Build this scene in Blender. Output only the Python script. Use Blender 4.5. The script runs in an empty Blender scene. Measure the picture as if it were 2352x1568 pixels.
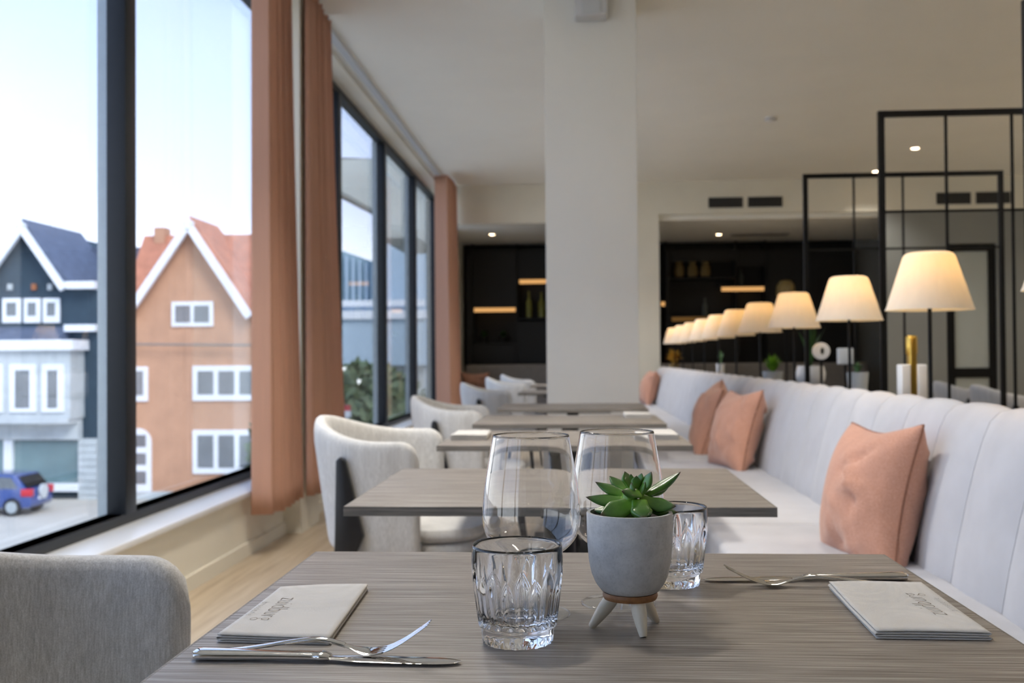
import bpy, bmesh, math, random
import numpy as np
from mathutils import Vector, Matrix

S = bpy.context.scene
COL = S.collection
random.seed(7)

# ------------------------------------------------------------------ camera
FPX, CX, CY = 2352.0, 1176.0, 784.0          # focal length and centre in pixels of the 2352x1568 frame
CAM = np.array([0.0, 0.0, 1.011])
def _axes(vp=(1325, 820), roll=0.4):
    u = (vp[0]-CX)/FPX; v = (CY-vp[1])/FPX
    yaw = math.atan(u); pitch = math.atan2(-v, math.hypot(1, u))
    f = np.array([-math.sin(yaw)*math.cos(pitch), math.cos(yaw)*math.cos(pitch), math.sin(pitch)])
    r = np.cross(f, [0, 0, 1.0]); r /= np.linalg.norm(r); up = np.cross(r, f)
    a = math.radians(roll)
    return r*math.cos(a)-up*math.sin(a), up*math.cos(a)+r*math.sin(a), f
RX, UP, FW = _axes()
cd = bpy.data.cameras.new('camera'); cam = bpy.data.objects.new('camera', cd); COL.objects.link(cam)
m = Matrix.Identity(4)
for i in range(3):
    m[i][0], m[i][1], m[i][2], m[i][3] = RX[i], UP[i], -FW[i], CAM[i]
cam.matrix_world = m
cd.sensor_width = 36.0; cd.lens = 36.0*FPX/2352.0; cd.clip_start = 0.02; cd.clip_end = 400
cd.dof.use_dof = True; cd.dof.focus_distance = 0.985; cd.dof.aperture_fstop = 8.5
S.camera = cam
def ray(px, py): return FW + RX*(px-CX)/FPX + UP*(CY-py)/FPX
def onz(px, py, z): d = ray(px, py); return CAM + d*((z-CAM[2])/d[2])
def onx(px, py, x): d = ray(px, py); return CAM + d*((x-CAM[0])/d[0])
def ony(px, py, y): d = ray(px, py); return CAM + d*((y-CAM[1])/d[1])

# ------------------------------------------------------------------ sky, exposure
W = bpy.data.worlds.new('sky'); S.world = W; W.use_nodes = True
nt = W.node_tree; nt.nodes.clear()
wo = nt.nodes.new('ShaderNodeOutputWorld'); bg = nt.nodes.new('ShaderNodeBackground')
tc = nt.nodes.new('ShaderNodeTexCoord'); sp = nt.nodes.new('ShaderNodeSeparateXYZ'); cr = nt.nodes.new('ShaderNodeValToRGB')
nz = nt.nodes.new('ShaderNodeTexNoise'); nz.inputs['Scale'].default_value = 2.2; nz.inputs['Detail'].default_value = 3
ad = nt.nodes.new('ShaderNodeMath'); ad.operation = 'MULTIPLY_ADD'; ad.inputs[1].default_value = 0.10
mp = nt.nodes.new('ShaderNodeMapping'); mp.inputs['Scale'].default_value = (1, 1, 2.5)
nt.links.new(tc.outputs['Generated'], sp.inputs[0]); nt.links.new(tc.outputs['Generated'], mp.inputs[0]); nt.links.new(mp.outputs[0], nz.inputs[0])
nt.links.new(nz.outputs['Fac'], ad.inputs[0]); nt.links.new(sp.outputs['Z'], ad.inputs[2]); nt.links.new(ad.outputs[0], cr.inputs[0])
nt.links.new(cr.outputs[0], bg.inputs[0]); nt.links.new(bg.outputs[0], wo.inputs[0])
el = cr.color_ramp.elements
el[0].position = 0.10; el[0].color = (0.88, 0.91, 0.97, 1); el[1].position = 0.38; el[1].color = (0.295, 0.385, 0.60, 1)
e2 = el.new(0.20); e2.color = (0.46, 0.53, 0.74, 1)
bg.inputs['Strength'].default_value = 1.15
sun = bpy.data.lights.new('hazy_sun', 'SUN'); sun.energy = 1.1; sun.angle = math.radians(25); sun.color = (1.0, 0.96, 0.90)     # thin cloud, from behind the building
so_ = bpy.data.objects.new('hazy_sun', sun); COL.objects.link(so_); so_.rotation_euler = Vector((-.50, .62, -.60)).to_track_quat('-Z', 'Y').to_euler()
vs = S.view_settings
vs.view_transform = 'Standard'; vs.look = 'None'; vs.gamma = 1.0; vs.exposure = 1.42; vs.use_curve_mapping = False
S.display_settings.display_device = 'sRGB'
cy = S.cycles
cy.max_bounces = 10; cy.diffuse_bounces = 4; cy.glossy_bounces = 4; cy.transmission_bounces = 10; cy.transparent_max_bounces = 12
cy.use_adaptive_sampling = True; cy.adaptive_threshold = 0.08; cy.adaptive_min_samples = 16
cy.sample_clamp_indirect = 6.0; cy.blur_glossy = 0.5; cy.caustics_reflective = False; cy.caustics_refractive = True
cy.use_denoising = True

# ------------------------------------------------------------------ materials
def _mat(name):
    m = bpy.data.materials.new(name); m.use_nodes = True
    n = m.node_tree; return m, n, n.nodes['Principled BSDF'], n.nodes['Material Output']
def _set(p, **k):
    for a, v in k.items():
        a = {'rough': 'Roughness', 'metal': 'Metallic', 'ior': 'IOR', 'trans': 'Transmission Weight', 'spec': 'Specular IOR Level',
             'sheen': 'Sheen Weight', 'coat': 'Coat Weight', 'sub': 'Subsurface Weight', 'coatr': 'Coat Roughness'}.get(a, a)
        p.inputs[a].default_value = v
def _coords(n, scale, kind='Object', rot=(0, 0, 0)):
    t = n.nodes.new('ShaderNodeTexCoord'); q = n.nodes.new('ShaderNodeMapping'); q.inputs['Scale'].default_value = scale
    q.inputs['Rotation'].default_value = rot
    n.links.new(t.outputs[kind], q.inputs[0]); return q.outputs[0]
def _noise(n, co, scale=1.0, detail=4, rough=0.55):
    x = n.nodes.new('ShaderNodeTexNoise'); x.inputs['Scale'].default_value = scale; x.inputs['Detail'].default_value = detail
    x.inputs['Roughness'].default_value = rough; n.links.new(co, x.inputs['Vector']); return x.outputs['Fac']
def _ramp(n, fac, stops):
    r = n.nodes.new('ShaderNodeValToRGB'); e = r.color_ramp.elements
    e[0].position, e[0].color = stops[0][0], (*stops[0][1], 1); e[1].position, e[1].color = stops[-1][0], (*stops[-1][1], 1)
    for s in stops[1:-1]: q = e.new(s[0]); q.color = (*s[1], 1)
    n.links.new(fac, r.inputs[0]); return r.outputs[0]
def _mix(n, a, b, fac, mode='MIX'):
    x = n.nodes.new('ShaderNodeMix'); x.data_type = 'RGBA'; x.blend_type = mode
    if isinstance(fac, float): x.inputs[0].default_value = fac
    else: n.links.new(fac, x.inputs[0])
    for k, v in ((6, a), (7, b)):
        if isinstance(v, tuple): x.inputs[k].default_value = (*v, 1)
        else: n.links.new(v, x.inputs[k])
    return x.outputs[2]
def _bump(n, p, h, strength=0.2, dist=0.001):
    b = n.nodes.new('ShaderNodeBump'); b.inputs['Strength'].default_value = strength; b.inputs['Distance'].default_value = dist
    n.links.new(h, b.inputs['Height']); n.links.new(b.outputs[0], p.inputs['Normal'])
def plain(name, col, rough=0.5, var=0.06, scale=6.0, **k):
    m, n, p, o = _mat(name); _set(p, rough=rough, **k)
    f = _noise(n, _coords(n, (1, 1, 1)), scale, 3)
    lo = tuple(max(0, c*(1-var)) for c in col); hi = tuple(min(1, c*(1+var)) for c in col)
    n.links.new(_ramp(n, f, [(0.3, lo), (0.7, hi)]), p.inputs['Base Color']); return m
def emit(name, col, strength):
    m, n, p, o = _mat(name); n.nodes.remove(p); e = n.nodes.new('ShaderNodeEmission')
    e.inputs[0].default_value = (*col, 1); e.inputs[1].default_value = strength; n.links.new(e.outputs[0], o.inputs[0]); return m

def wood(name, c0, c1, c2, sx=7.0, sy=400.0, rough=0.42, bump=0.25, axis=0):
    m, n, p, o = _mat(name); _set(p, rough=rough, spec=0.5)
    sc = (sx, sy, sy*0.5) if axis == 0 else (sy, sx, sy*0.5)
    f1 = _noise(n, _coords(n, sc, 'Object'), 1.0, 5, 0.62)
    sc2 = (sx*0.35, sy*0.10, 6) if axis == 0 else (sy*0.10, sx*0.35, 6)
    f2 = _noise(n, _coords(n, sc2, 'Object'), 1.0, 3)
    a = _ramp(n, f1, [(0.30, c0), (0.5, c1), (0.70, c2)])
    b = _ramp(n, f2, [(0.3, (0.86, 0.855, 0.85)), (0.7, (1.10, 1.095, 1.09))])
    n.links.new(_mix(n, a, b, 1.0, 'MULTIPLY'), p.inputs['Base Color'])
    n.links.new(_ramp(n, f1, [(0.3, (rough+.12,)*3), (0.7, (rough-.08,)*3)]), p.inputs['Roughness'])
    _bump(n, p, f1, bump, 0.0006); return m
M = {}
M['table'] = wood('grey_oak_laminate', (0.090, 0.076, 0.060), (0.24, 0.210, 0.180), (0.46, 0.43, 0.39))
M['tedge'] = wood('oak_edge_band', (0.10, 0.09, 0.075), (0.20, 0.18, 0.155), (0.30, 0.27, 0.24), rough=0.5)
M['floor'] = wood('light_oak_floor', (0.42, 0.33, 0.23), (0.57, 0.47, 0.34), (0.66, 0.56, 0.43), sx=1.2, sy=28, rough=0.38, bump=0.1, axis=1)
M['wall'] = plain('cream_wall_paint', (0.80, 0.765, 0.66), 0.75, 0.02, 3)
M['ceil'] = plain('ceiling_paint', (0.91, 0.895, 0.83), 0.8, 0.015, 2)
M['colm'] = plain('column_paint', (0.84, 0.84, 0.80), 0.75, 0.015, 2)
M['greywall'] = plain('grey_wall_paint', (0.25, 0.255, 0.245), 0.7, 0.03, 2)
M['sill'] = plain('white_sill', (0.82, 0.84, 0.86), 0.3, 0.02, 4)
M['anth'] = plain('anthracite_aluminium', (0.010, 0.013, 0.018), 0.42, 0.08, 20, spec=0.35)
M['alu'] = plain('pale_aluminium', (0.42, 0.47, 0.50), 0.35, 0.04, 20, metal=0.3)
M['black'] = plain('black_steel', (0.006, 0.006, 0.006), 0.55, 0.1, 30, spec=0.2)
M['blackwood'] = plain('black_stained_wood', (0.014, 0.014, 0.016), 0.32, 0.2, 40)
M['darkpanel'] = plain('dark_panel', (0.0035, 0.0035, 0.0035), 0.6, 0.15, 3)
M['soil'] = plain('dark_soil', (0.03, 0.02, 0.014), 0.9, 0.5, 300)
M['ivory'] = plain('ivory_painted_wood', (0.74, 0.68, 0.56), 0.45, 0.04, 60)
M['ply'] = plain('stained_plywood', (0.26, 0.115, 0.040), 0.5, 0.25, 150)
M['ceramic'] = plain('white_ceramic', (0.82, 0.83, 0.84), 0.3, 0.02, 10)
M['ceramicg'] = plain('pale_grey_ceramic', (0.55, 0.58, 0.60), 0.4, 0.03, 10)
M['brass'] = plain('brushed_brass', (0.72, 0.46, 0.10), 0.32, 0.06, 40, metal=1.0)
M['steel'] = plain('polished_steel', (0.78, 0.77, 0.75), 0.07, 0.01, 10, metal=1.0)
M['plastic'] = plain('pale_grey_plastic', (0.60, 0.62, 0.64), 0.4, 0.02, 10)
M['whitep'] = plain('white_plastic', (0.85, 0.85, 0.85), 0.4, 0.01, 10)
M['darkgrille'] = plain('dark_grille', (0.03, 0.03, 0.03), 0.5, 0.1, 10)
M['bronze'] = plain('dull_gold', (0.20, 0.14, 0.045), 0.5, 0.2, 30)
M['bottle'] = plain('olive_bottle', (0.24, 0.24, 0.06), 0.15, 0.15, 20)
M['bottled'] = plain('dark_bottle', (0.07, 0.08, 0.075), 0.12, 0.15, 20)
M['leafdark'] = plain('deep_green_leaf', (0.035, 0.10, 0.02), 0.5, 0.4, 25)
M['leaflime'] = plain('lime_green_leaf', (0.20, 0.42, 0.03), 0.5, 0.3, 25)
M['leafsage'] = plain('sage_green_leaf', (0.12, 0.24, 0.10), 0.5, 0.3, 25)
M['leafgold'] = plain('golden_dried_leaf', (0.50, 0.28, 0.03), 0.6, 0.4, 25)
M['sofa'] = plain('taupe_upholstery', (0.24, 0.215, 0.195), 0.85, 0.08, 30)
M['rust'] = plain('rust_fabric', (0.34, 0.13, 0.06), 0.85, 0.08, 30)
M['bulb'] = emit('warm_bulb', (1.0, 0.64, 0.25), 22.0)
M['led'] = emit('warm_led', (1.0, 0.52, 0.18), 0.30)
M['dlight'] = emit('warm_downlight', (1.0, 0.72, 0.45), 9.0)

def concrete():
    m, n, p, o = _mat('grey_concrete'); _set(p, rough=0.72, spec=0.35)
    c = _coords(n, (1, 1, 1)); f = _noise(n, c, 45, 6, 0.65); g = _noise(n, c, 400, 3)
    a = _ramp(n, f, [(0.3, (0.42, 0.42, 0.42)), (0.55, (0.54, 0.54, 0.535)), (0.75, (0.61, 0.61, 0.60))])
    b = _ramp(n, g, [(0.25, (0.86, 0.86, 0.86)), (0.5, (1, 1, 1))])
    n.links.new(_mix(n, a, b, 1.0, 'MULTIPLY'), p.inputs['Base Color']); _bump(n, p, g, 0.15, 0.0006); return m
M['concrete'] = concrete()
def fabric(name, c0, c1, weave=900.0, streak=None, rough=0.9, sheen=0.25, bump=0.35):
    m, n, p, o = _mat(name); _set(p, rough=rough, sheen=sheen, spec=0.2)
    c = _coords(n, (1, 1, 1))
    a = n.nodes.new('ShaderNodeTexWave'); a.bands_direction = 'Z'; a.inputs['Scale'].default_value = weave*0.5
    b = n.nodes.new('ShaderNodeTexWave'); b.bands_direction = 'Y'; b.inputs['Scale'].default_value = weave*0.5
    for w in (a, b): n.links.new(c, w.inputs['Vector']); w.inputs['Distortion'].default_value = 1.5; w.inputs['Detail'].default_value = 1
    mul = n.nodes.new('ShaderNodeMath'); mul.operation = 'MULTIPLY'
    n.links.new(a.outputs['Fac'], mul.inputs[0]); n.links.new(b.outputs['Fac'], mul.inputs[1])
    base = _ramp(n, mul.outputs[0], [(0.0, c0), (0.8, c1)])
    if streak:
        f = _noise(n, _coords(n, streak), 1.0, 4, 0.6)
        base = _mix(n, base, _ramp(n, f, [(0.30, (0.74, 0.73, 0.72)), (0.5, (1, 1, 1)), (0.70, (1.22, 1.22, 1.21))]), 1.0, 'MULTIPLY')
    g = _noise(n, c, 9, 3); base = _mix(n, base, _ramp(n, g, [(0.3, (0.94,)*3), (0.7, (1.05,)*3)]), 1.0, 'MULTIPLY')
    n.links.new(base, p.inputs['Base Color']); _bump(n, p, mul.outputs[0], bump, 0.0006); return m
def streaky(name, c0, c1, c2, sc=(420, 420, 6), fine=650, big=(45, 45, 1.5)):
    m, n, p, o = _mat(name); _set(p, rough=0.9, sheen=0.25, spec=0.2); c = _coords(n, (1, 1, 1))
    f = _noise(n, _coords(n, sc), 1.0, 4, 0.6); g = _noise(n, c, fine, 2); h = _noise(n, _coords(n, big), 1.0, 3)
    a = _ramp(n, f, [(0.30, c0), (0.5, c1), (0.70, c2)])
    a = _mix(n, a, _ramp(n, g, [(0.3, (0.82,)*3), (0.7, (1.14,)*3)]), 1.0, 'MULTIPLY'); a = _mix(n, a, _ramp(n, h, [(0.3, (0.90,)*3), (0.7, (1.07,)*3)]), 1.0, 'MULTIPLY')
    n.links.new(a, p.inputs['Base Color']); _bump(n, p, g, 0.25, 0.0005); return m
M['chair'] = streaky('greige_chair_cloth', (0.45, 0.445, 0.425), (0.56, 0.555, 0.54), (0.67, 0.665, 0.65))
M['chair_weave'] = fabric('greige_chair_weave', (0.48, 0.465, 0.435), (0.64, 0.625, 0.59), 900, (190, 190, 4))
M['bench'] = fabric('pale_grey_upholstery', (0.47, 0.475, 0.505), (0.54, 0.545, 0.575), 500, None, 0.9, 0.2, 0.1)
M['terra'] = streaky('terracotta_herringbone', (0.47, 0.22, 0.135), (0.565, 0.295, 0.205), (0.68, 0.39, 0.30), (300, 300, 520), 900, (12, 12, 7))
M['seamt'] = plain('terracotta_seam', (0.26, 0.11, 0.065), 0.85, 0.1, 60)
M['napkin'] = fabric('ecru_linen', (0.60, 0.575, 0.53), (0.72, 0.70, 0.665), 1500, None, 0.9, 0.15, 0.35)
M['print'] = plain('taupe_embroidery', (0.20, 0.155, 0.105), 0.8, 0.2, 200)
M['print2'] = plain('grey_embroidery', (0.36, 0.34, 0.31), 0.8, 0.2, 200)
def translucent(name, col, tcol, mix, rough=0.9):
    m, n, p, o = _mat(name); n.nodes.remove(p)
    d = n.nodes.new('ShaderNodeBsdfDiffuse'); t = n.nodes.new('ShaderNodeBsdfTranslucent'); x = n.nodes.new('ShaderNodeMixShader')
    f = _noise(n, _coords(n, (60, 60, 3)), 1.0, 3)
    c = _mix(n, tuple(v*0.9 for v in col), tuple(min(1, v*1.08) for v in col), f)
    n.links.new(c, d.inputs[0]); t.inputs[0].default_value = (*tcol, 1); x.inputs[0].default_value = mix
    n.links.new(d.outputs[0], x.inputs[1]); n.links.new(t.outputs[0], x.inputs[2]); n.links.new(x.outputs[0], o.inputs[0]); return m
M['curtain'] = translucent('salmon_curtain_cloth', (0.68, 0.41, 0.30), (0.70, 0.40, 0.28), 0.20)
M['shade'] = translucent('cream_lamp_fabric', (0.86, 0.83, 0.77), (0.95, 0.85, 0.66), 0.42)
def leafmat():
    m, n, p, o = _mat('succulent_leaf'); _set(p, rough=0.30, spec=0.45, coat=0.15, sub=0.15)
    p.inputs['Subsurface Radius'].default_value = (0.004, 0.006, 0.002)
    f = _noise(n, _coords(n, (1, 1, 1)), 90, 4)
    u = n.nodes.new('ShaderNodeUVMap'); s = n.nodes.new('ShaderNodeSeparateXYZ'); n.links.new(u.outputs[0], s.inputs[0])
    a = _ramp(n, s.outputs['X'], [(0.0, (0.16, 0.34, 0.035)), (0.35, (0.085, 0.22, 0.022)), (0.85, (0.045, 0.13, 0.025)), (0.97, (0.07, 0.045, 0.03))])
    n.links.new(_mix(n, a, _ramp(n, f, [(0.3, (0.75, 0.8, 0.7)), (0.7, (1.2, 1.15, 1.2))]), 1.0, 'MULTIPLY'), p.inputs['Base Color']); return m
M['succ'] = leafmat()
def thin_glass(name, tint, f0=0.04, rough=0.0):
    m, n, p, o = _mat(name); n.nodes.remove(p)
    t = n.nodes.new('ShaderNodeBsdfTransparent'); g = n.nodes.new('ShaderNodeBsdfGlossy'); x = n.nodes.new('ShaderNodeMixShader')
    fr = n.nodes.new('ShaderNodeFresnel'); ge = n.nodes.new('ShaderNodeNewGeometry'); mr = n.nodes.new('ShaderNodeMapRange')
    mr.inputs['To Min'].default_value = 1.5; mr.inputs['To Max'].default_value = 1/1.5      # same reflectance on both faces of the sheet
    n.links.new(ge.outputs['Backfacing'], mr.inputs['Value']); n.links.new(mr.outputs[0], fr.inputs['IOR'])
    t.inputs[0].default_value = (*tint, 1); g.inputs['Roughness'].default_value = rough
    n.links.new(fr.outputs[0], x.inputs[0]); n.links.new(t.outputs[0], x.inputs[1]); n.links.new(g.outputs[0], x.inputs[2])
    n.links.new(x.outputs[0], o.inputs[0]); return m
M['pane'] = thin_glass('window_glass', (0.97, 0.99, 0.99))
def glassmat(name, col=(1, 1, 1), ior=1.5):
    m, n, p, o = _mat(name); _set(p, rough=0.0, ior=ior, trans=1.0); p.inputs['Base Color'].default_value = (*col, 1); return m
M['glass'] = glassmat('clear_glass'); M['thinglass'] = thin_glass('thin_clear_glass', (0.985, 0.99, 0.99))
# street
M['slate'] = plain('blue_grey_wall', (0.032, 0.058, 0.085), 0.8, 0.12, 1.5)
M['slateroof'] = plain('slate_roof', (0.10, 0.125, 0.19), 0.7, 0.15, 3)
M['stone'] = plain('pale_stone', (0.50, 0.54, 0.56), 0.8, 0.1, 2)
M['whitetrim'] = plain('white_trim', (0.82, 0.85, 0.90), 0.6, 0.04, 2)
M['brick'] = plain('orange_brick', (0.52, 0.29, 0.18), 0.85, 0.10, 1.2)
M['tileroof'] = plain('orange_roof_tile', (0.50, 0.20, 0.12), 0.8, 0.18, 2)
M['darkpane'] = plain('reflecting_window_glass', (0.16, 0.18, 0.20), 0.08, 0.2, 0.8)
M['tealpane'] = plain('teal_shop_glass', (0.17, 0.26, 0.28), 0.1, 0.2, 0.4)
M['asphalt'] = plain('pale_paving', (0.54, 0.505, 0.44), 0.9, 0.06, 0.8)
M['carblue'] = plain('blue_car_paint', (0.035, 0.075, 0.27), 0.2, 0.05, 3, coat=0.6)
M['tyre'] = plain('black_rubber', (0.012, 0.012, 0.013), 0.8, 0.1, 30)
M['redlight'] = plain('red_tail_light', (0.55, 0.02, 0.04), 0.2, 0.1, 30)
M['bluegrey'] = plain('pale_blue_cladding', (0.45, 0.56, 0.66), 0.6, 0.03, 1)
M['teal'] = plain('teal_grey_cladding', (0.30, 0.42, 0.48), 0.6, 0.06, 1)
M['render'] = plain('grey_render', (0.46, 0.49, 0.47), 0.8, 0.04, 1)
M['foliage'] = plain('street_tree_leaves', (0.17, 0.22, 0.12), 0.8, 0.4, 2)

# ------------------------------------------------------------------ mesh helpers
class MB:
    def __init__(s): s.v = []; s.f = []; s.uv = None
    def add(s, vs, fs):
        o = len(s.v); s.v += [tuple(map(float, q)) for q in vs]; s.f += [tuple(i+o for i in q) for q in fs]; return s
    def box(s, a, b):
        (x0, y0, z0), (x1, y1, z1) = a, b
        x0, x1 = min(x0, x1), max(x0, x1); y0, y1 = min(y0, y1), max(y0, y1); z0, z1 = min(z0, z1), max(z0, z1)
        vs = [(x0,y0,z0),(x1,y0,z0),(x1,y1,z0),(x0,y1,z0),(x0,y0,z1),(x1,y0,z1),(x1,y1,z1),(x0,y1,z1)]
        return s.add(vs, [(0,3,2,1),(4,5,6,7),(0,1,5,4),(1,2,6,5),(2,3,7,6),(3,0,4,7)])
    def prism(s, poly, y0, y1, axis=1):
        """polygon of (x,z) extruded along y (axis=1) or of (y,z) along x (axis=0) or (x,y) along z (axis=2)"""
        n = len(poly)
        def pt(q, t): return (q[0], t, q[1]) if axis == 1 else ((t, q[0], q[1]) if axis == 0 else (q[0], q[1], t))
        vs = [pt(q, y0) for q in poly] + [pt(q, y1) for q in poly]
        fs = [tuple(range(n)), tuple(range(2*n-1, n-1, -1))] + [(i, i+n, (i+1) % n+n, (i+1) % n) for i in range(n)]
        return s.add(vs, fs)
    def lathe(s, prof, n=32, c=(0, 0, 0), caps=True, rf=None):
        vs = []; fs = []
        for (r, z) in prof:
            for k in range(n):
                a = 2*math.pi*k/n; q = rf(r, z, a) if rf else (r, z)
                vs.append((c[0]+q[0]*math.cos(a), c[1]+q[0]*math.sin(a), c[2]+q[1]))
        L = len(prof)
        for i in range(L-1):
            for k in range(n): fs.append((i*n+k, i*n+(k+1) % n, (i+1)*n+(k+1) % n, (i+1)*n+k))
        if caps:
            fs.append(tuple(range(n-1, -1, -1))); fs.append(tuple((L-1)*n+k for k in range(n)))
        return s.add(vs, fs)
    def tube(s, pts, rad, n=10, caps=True):
        pts = [Vector(p) for p in pts]; rad = rad if isinstance(rad, (list, tuple)) else [rad]*len(pts)
        vs = []; fs = []; ref = Vector((0, 0, 1))
        for i, p in enumerate(pts):
            t = (pts[min(i+1, len(pts)-1)]-pts[max(i-1, 0)]).normalized()
            rf = ref if abs(t.dot(ref)) < 0.95 else Vector((1, 0, 0))
            u = t.cross(rf).normalized(); v = u.cross(t)
            for k in range(n):
                a = 2*math.pi*k/n; q = p+(u*math.cos(a)+v*math.sin(a))*rad[i]; vs.append(tuple(q))
        L = len(pts)
        for i in range(L-1):
            for k in range(n): fs.append((i*n+k, i*n+(k+1) % n, (i+1)*n+(k+1) % n, (i+1)*n+k))
        if caps: fs.append(tuple(range(n-1, -1, -1))); fs.append(tuple((L-1)*n+k for k in range(n)))
        return s.add(vs, fs)
    def grid(s, P, closed_u=False):
        """P[i][j] points"""
        a, b = len(P), len(P[0]); vs = [q for r in P for q in r]; fs = []
        for i in range(a if closed_u else a-1):
            for j in range(b-1): i2 = (i+1) % a; fs.append((i*b+j, i2*b+j, i2*b+j+1, i*b+j+1))
        return s.add(vs, fs)
    def build(s, name, mat, parent=None, org=(0, 0, 0), smooth=False, bevel=0, fix=True):
        me = bpy.data.meshes.new(name); me.from_pydata([(v[0]-org[0], v[1]-org[1], v[2]-org[2]) for v in s.v], [], s.f)
        if fix or bevel:
            bm = bmesh.new(); bm.from_mesh(me)
            bmesh.ops.remove_doubles(bm, verts=bm.verts, dist=1e-6)
            if bevel:
                es = [e for e in bm.edges if e.is_manifold and e.calc_face_angle(0) > 0.6]
                bmesh.ops.bevel(bm, geom=es, offset=bevel, segments=3, profile=0.5, affect='EDGES', clamp_overlap=True)
            bmesh.ops.recalc_face_normals(bm, faces=bm.faces); bm.to_mesh(me); bm.free()
        me.materials.append(M[mat] if isinstance(mat, str) else mat)
        if smooth or bevel:
            me.shade_smooth()
            if smooth != 'full': me.set_sharp_from_angle(angle=math.radians(42))
        o = bpy.data.objects.new(name, me); COL.objects.link(o)
        if parent is None: o.location = org
        else: o.parent = parent
        return o
def tag(o, label=None, cat=None, group=None, kind=None):
    if label: o['label'] = label
    if cat: o['category'] = cat
    if group: o['group'] = group
    if kind: o['kind'] = kind
    return o
def thing(name, loc, label, cat, group=None, rz=0.0):
    e = bpy.data.objects.new(name, None); COL.objects.link(e); e.location = tuple(map(float, loc)); e.rotation_euler = (0, 0, rz)
    e.empty_display_size = 0.05; return tag(e, label, cat, group)
def copy_tree(o, loc, label=None, rz=None, parent=None):
    c = o.copy(); COL.objects.link(c); c.parent = parent
    if parent is None:
        c.location = tuple(map(float, loc))
        if rz is not None: c.rotation_euler = (0, 0, rz)
        if label: c['label'] = label
    for ch in list(o.children): copy_tree(ch, None, parent=c)
    return c
def struct(o): o['kind'] = 'structure'; return o
def sst(a, b, x): t = min(1, max(0, (x-a)/(b-a))); return t*t*(3-2*t)

# ================================================================== STRUCTURE
ZC = 3.18; XW = -1.70; XG = -1.92; YB = 12.8; YN = 15.55; XR = 6.5; Y0 = -3.5
struct(MB().box((-2.0, Y0-.2, -0.12), (XR+.2, YN+.2, 0)).build('floor', 'floor'))
struct(MB().box((-2.0, Y0-.2, ZC), (XR+.2, YB+.1, ZC+.15)).build('ceiling', 'ceil'))
struct(MB().box((XW, YB+.1, 2.71), (XR, YN+.1, 2.85)).build('ceiling', 'ceil'))
# window wall: parapet, header, piers
wl = MB(); wl.box((-1.98, Y0, 0), (XW, YN, 0.315)); wl.box((-1.98, Y0, 3.145), (XW, YN, ZC+.05))
wl.box((-1.98, 6.2, 0), (-1.84, 6.27, ZC)); wl.box((-1.84, 5.85, 0), (-1.60, 6.27, ZC)); wl.box((-1.98, 13.45, 0), (XW, YN, ZC)); wl.box((-1.76, YB, 2.69), (XW, 13.45, ZC)); wl.box((-1.98, Y0, 0), (XW, -2.6, ZC))
struct(wl.build('wall_left', 'wall'))
struct(MB().box((XW, Y0, 0), (XW+.014, 5.85, 0.07)).box((XW, 6.27, 0), (XW+.014, YB, 0.07)).build('baseboard_left', 'wall'))
struct(MB().box((-1.64, Y0, ZC-.03), (-1.585, YB, ZC)).build('trim_1', 'plastic'))
# far wall: soffit, stub and panel walls
wb = MB(); wb.box((XW, YB, 2.69), (-.35, YB+.2, ZC)); wb.box((-.35, YB, 2.77), (XR, YB+.2, ZC)); wb.box((-.35, YB, 0), (1.03, YB+.2, 2.77))
struct(wb.build('wall_back', 'wall'))
gw = MB(); gw.box((3.78, YB+.02, 0), (4.52, YB+.2, 2.77)); gw.box((4.52, YB+.02, 2.36), (5.12, YB+.2, 2.77)); gw.box((5.12, YB+.02, 0), (XR, YB+.2, 2.77))
gw.box((4.15, YN-.1, 0), (XR, YN+.1, 2.72))
struct(gw.build('wall_niche', 'greywall'))
struct(MB().box((XW, YN, 0), (4.15, YN+.1, 2.72)).build('wall_nook', 'darkpanel'))
struct(MB().box((XR, Y0, 0), (XR+.15, YN, ZC)).build('wall_right', 'wall'))
struct(MB().box((-2.0, Y0-.15, 0), (XR, Y0, ZC)).build('wall_near', 'greywall'))
struct(MB().box((-.177, 6.0, 0), (.361, 6.54, ZC)).build('wall_column', 'colm', bevel=0.004))
# glass door in the far grey wall
dr = struct(MB().box((4.53, YB+.05, 0), (4.62, YB+.12, 2.35)).box((5.03, YB+.05, 0), (5.11, YB+.12, 2.35)).box((4.62, YB+.05, 2.27), (5.03, YB+.12, 2.35)).box((4.62, YB+.05, 0.72), (5.03, YB+.12, 0.84)).box((4.62, YB+.05, 0), (5.03, YB+.12, 0.1)).build('door_1', 'black'))
M['frost'] = plain('frosted_glass', (0.42, 0.45, 0.43), 0.35, 0.03, 2)
MB().box((4.62, YB+.075, 0.84), (5.03, YB+.09, 2.27)).build('pane', 'frost', dr)
MB().box((4.62, YB+.075, 0.1), (5.03, YB+.09, 0.72)).build('pane', 'frost', dr)

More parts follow.
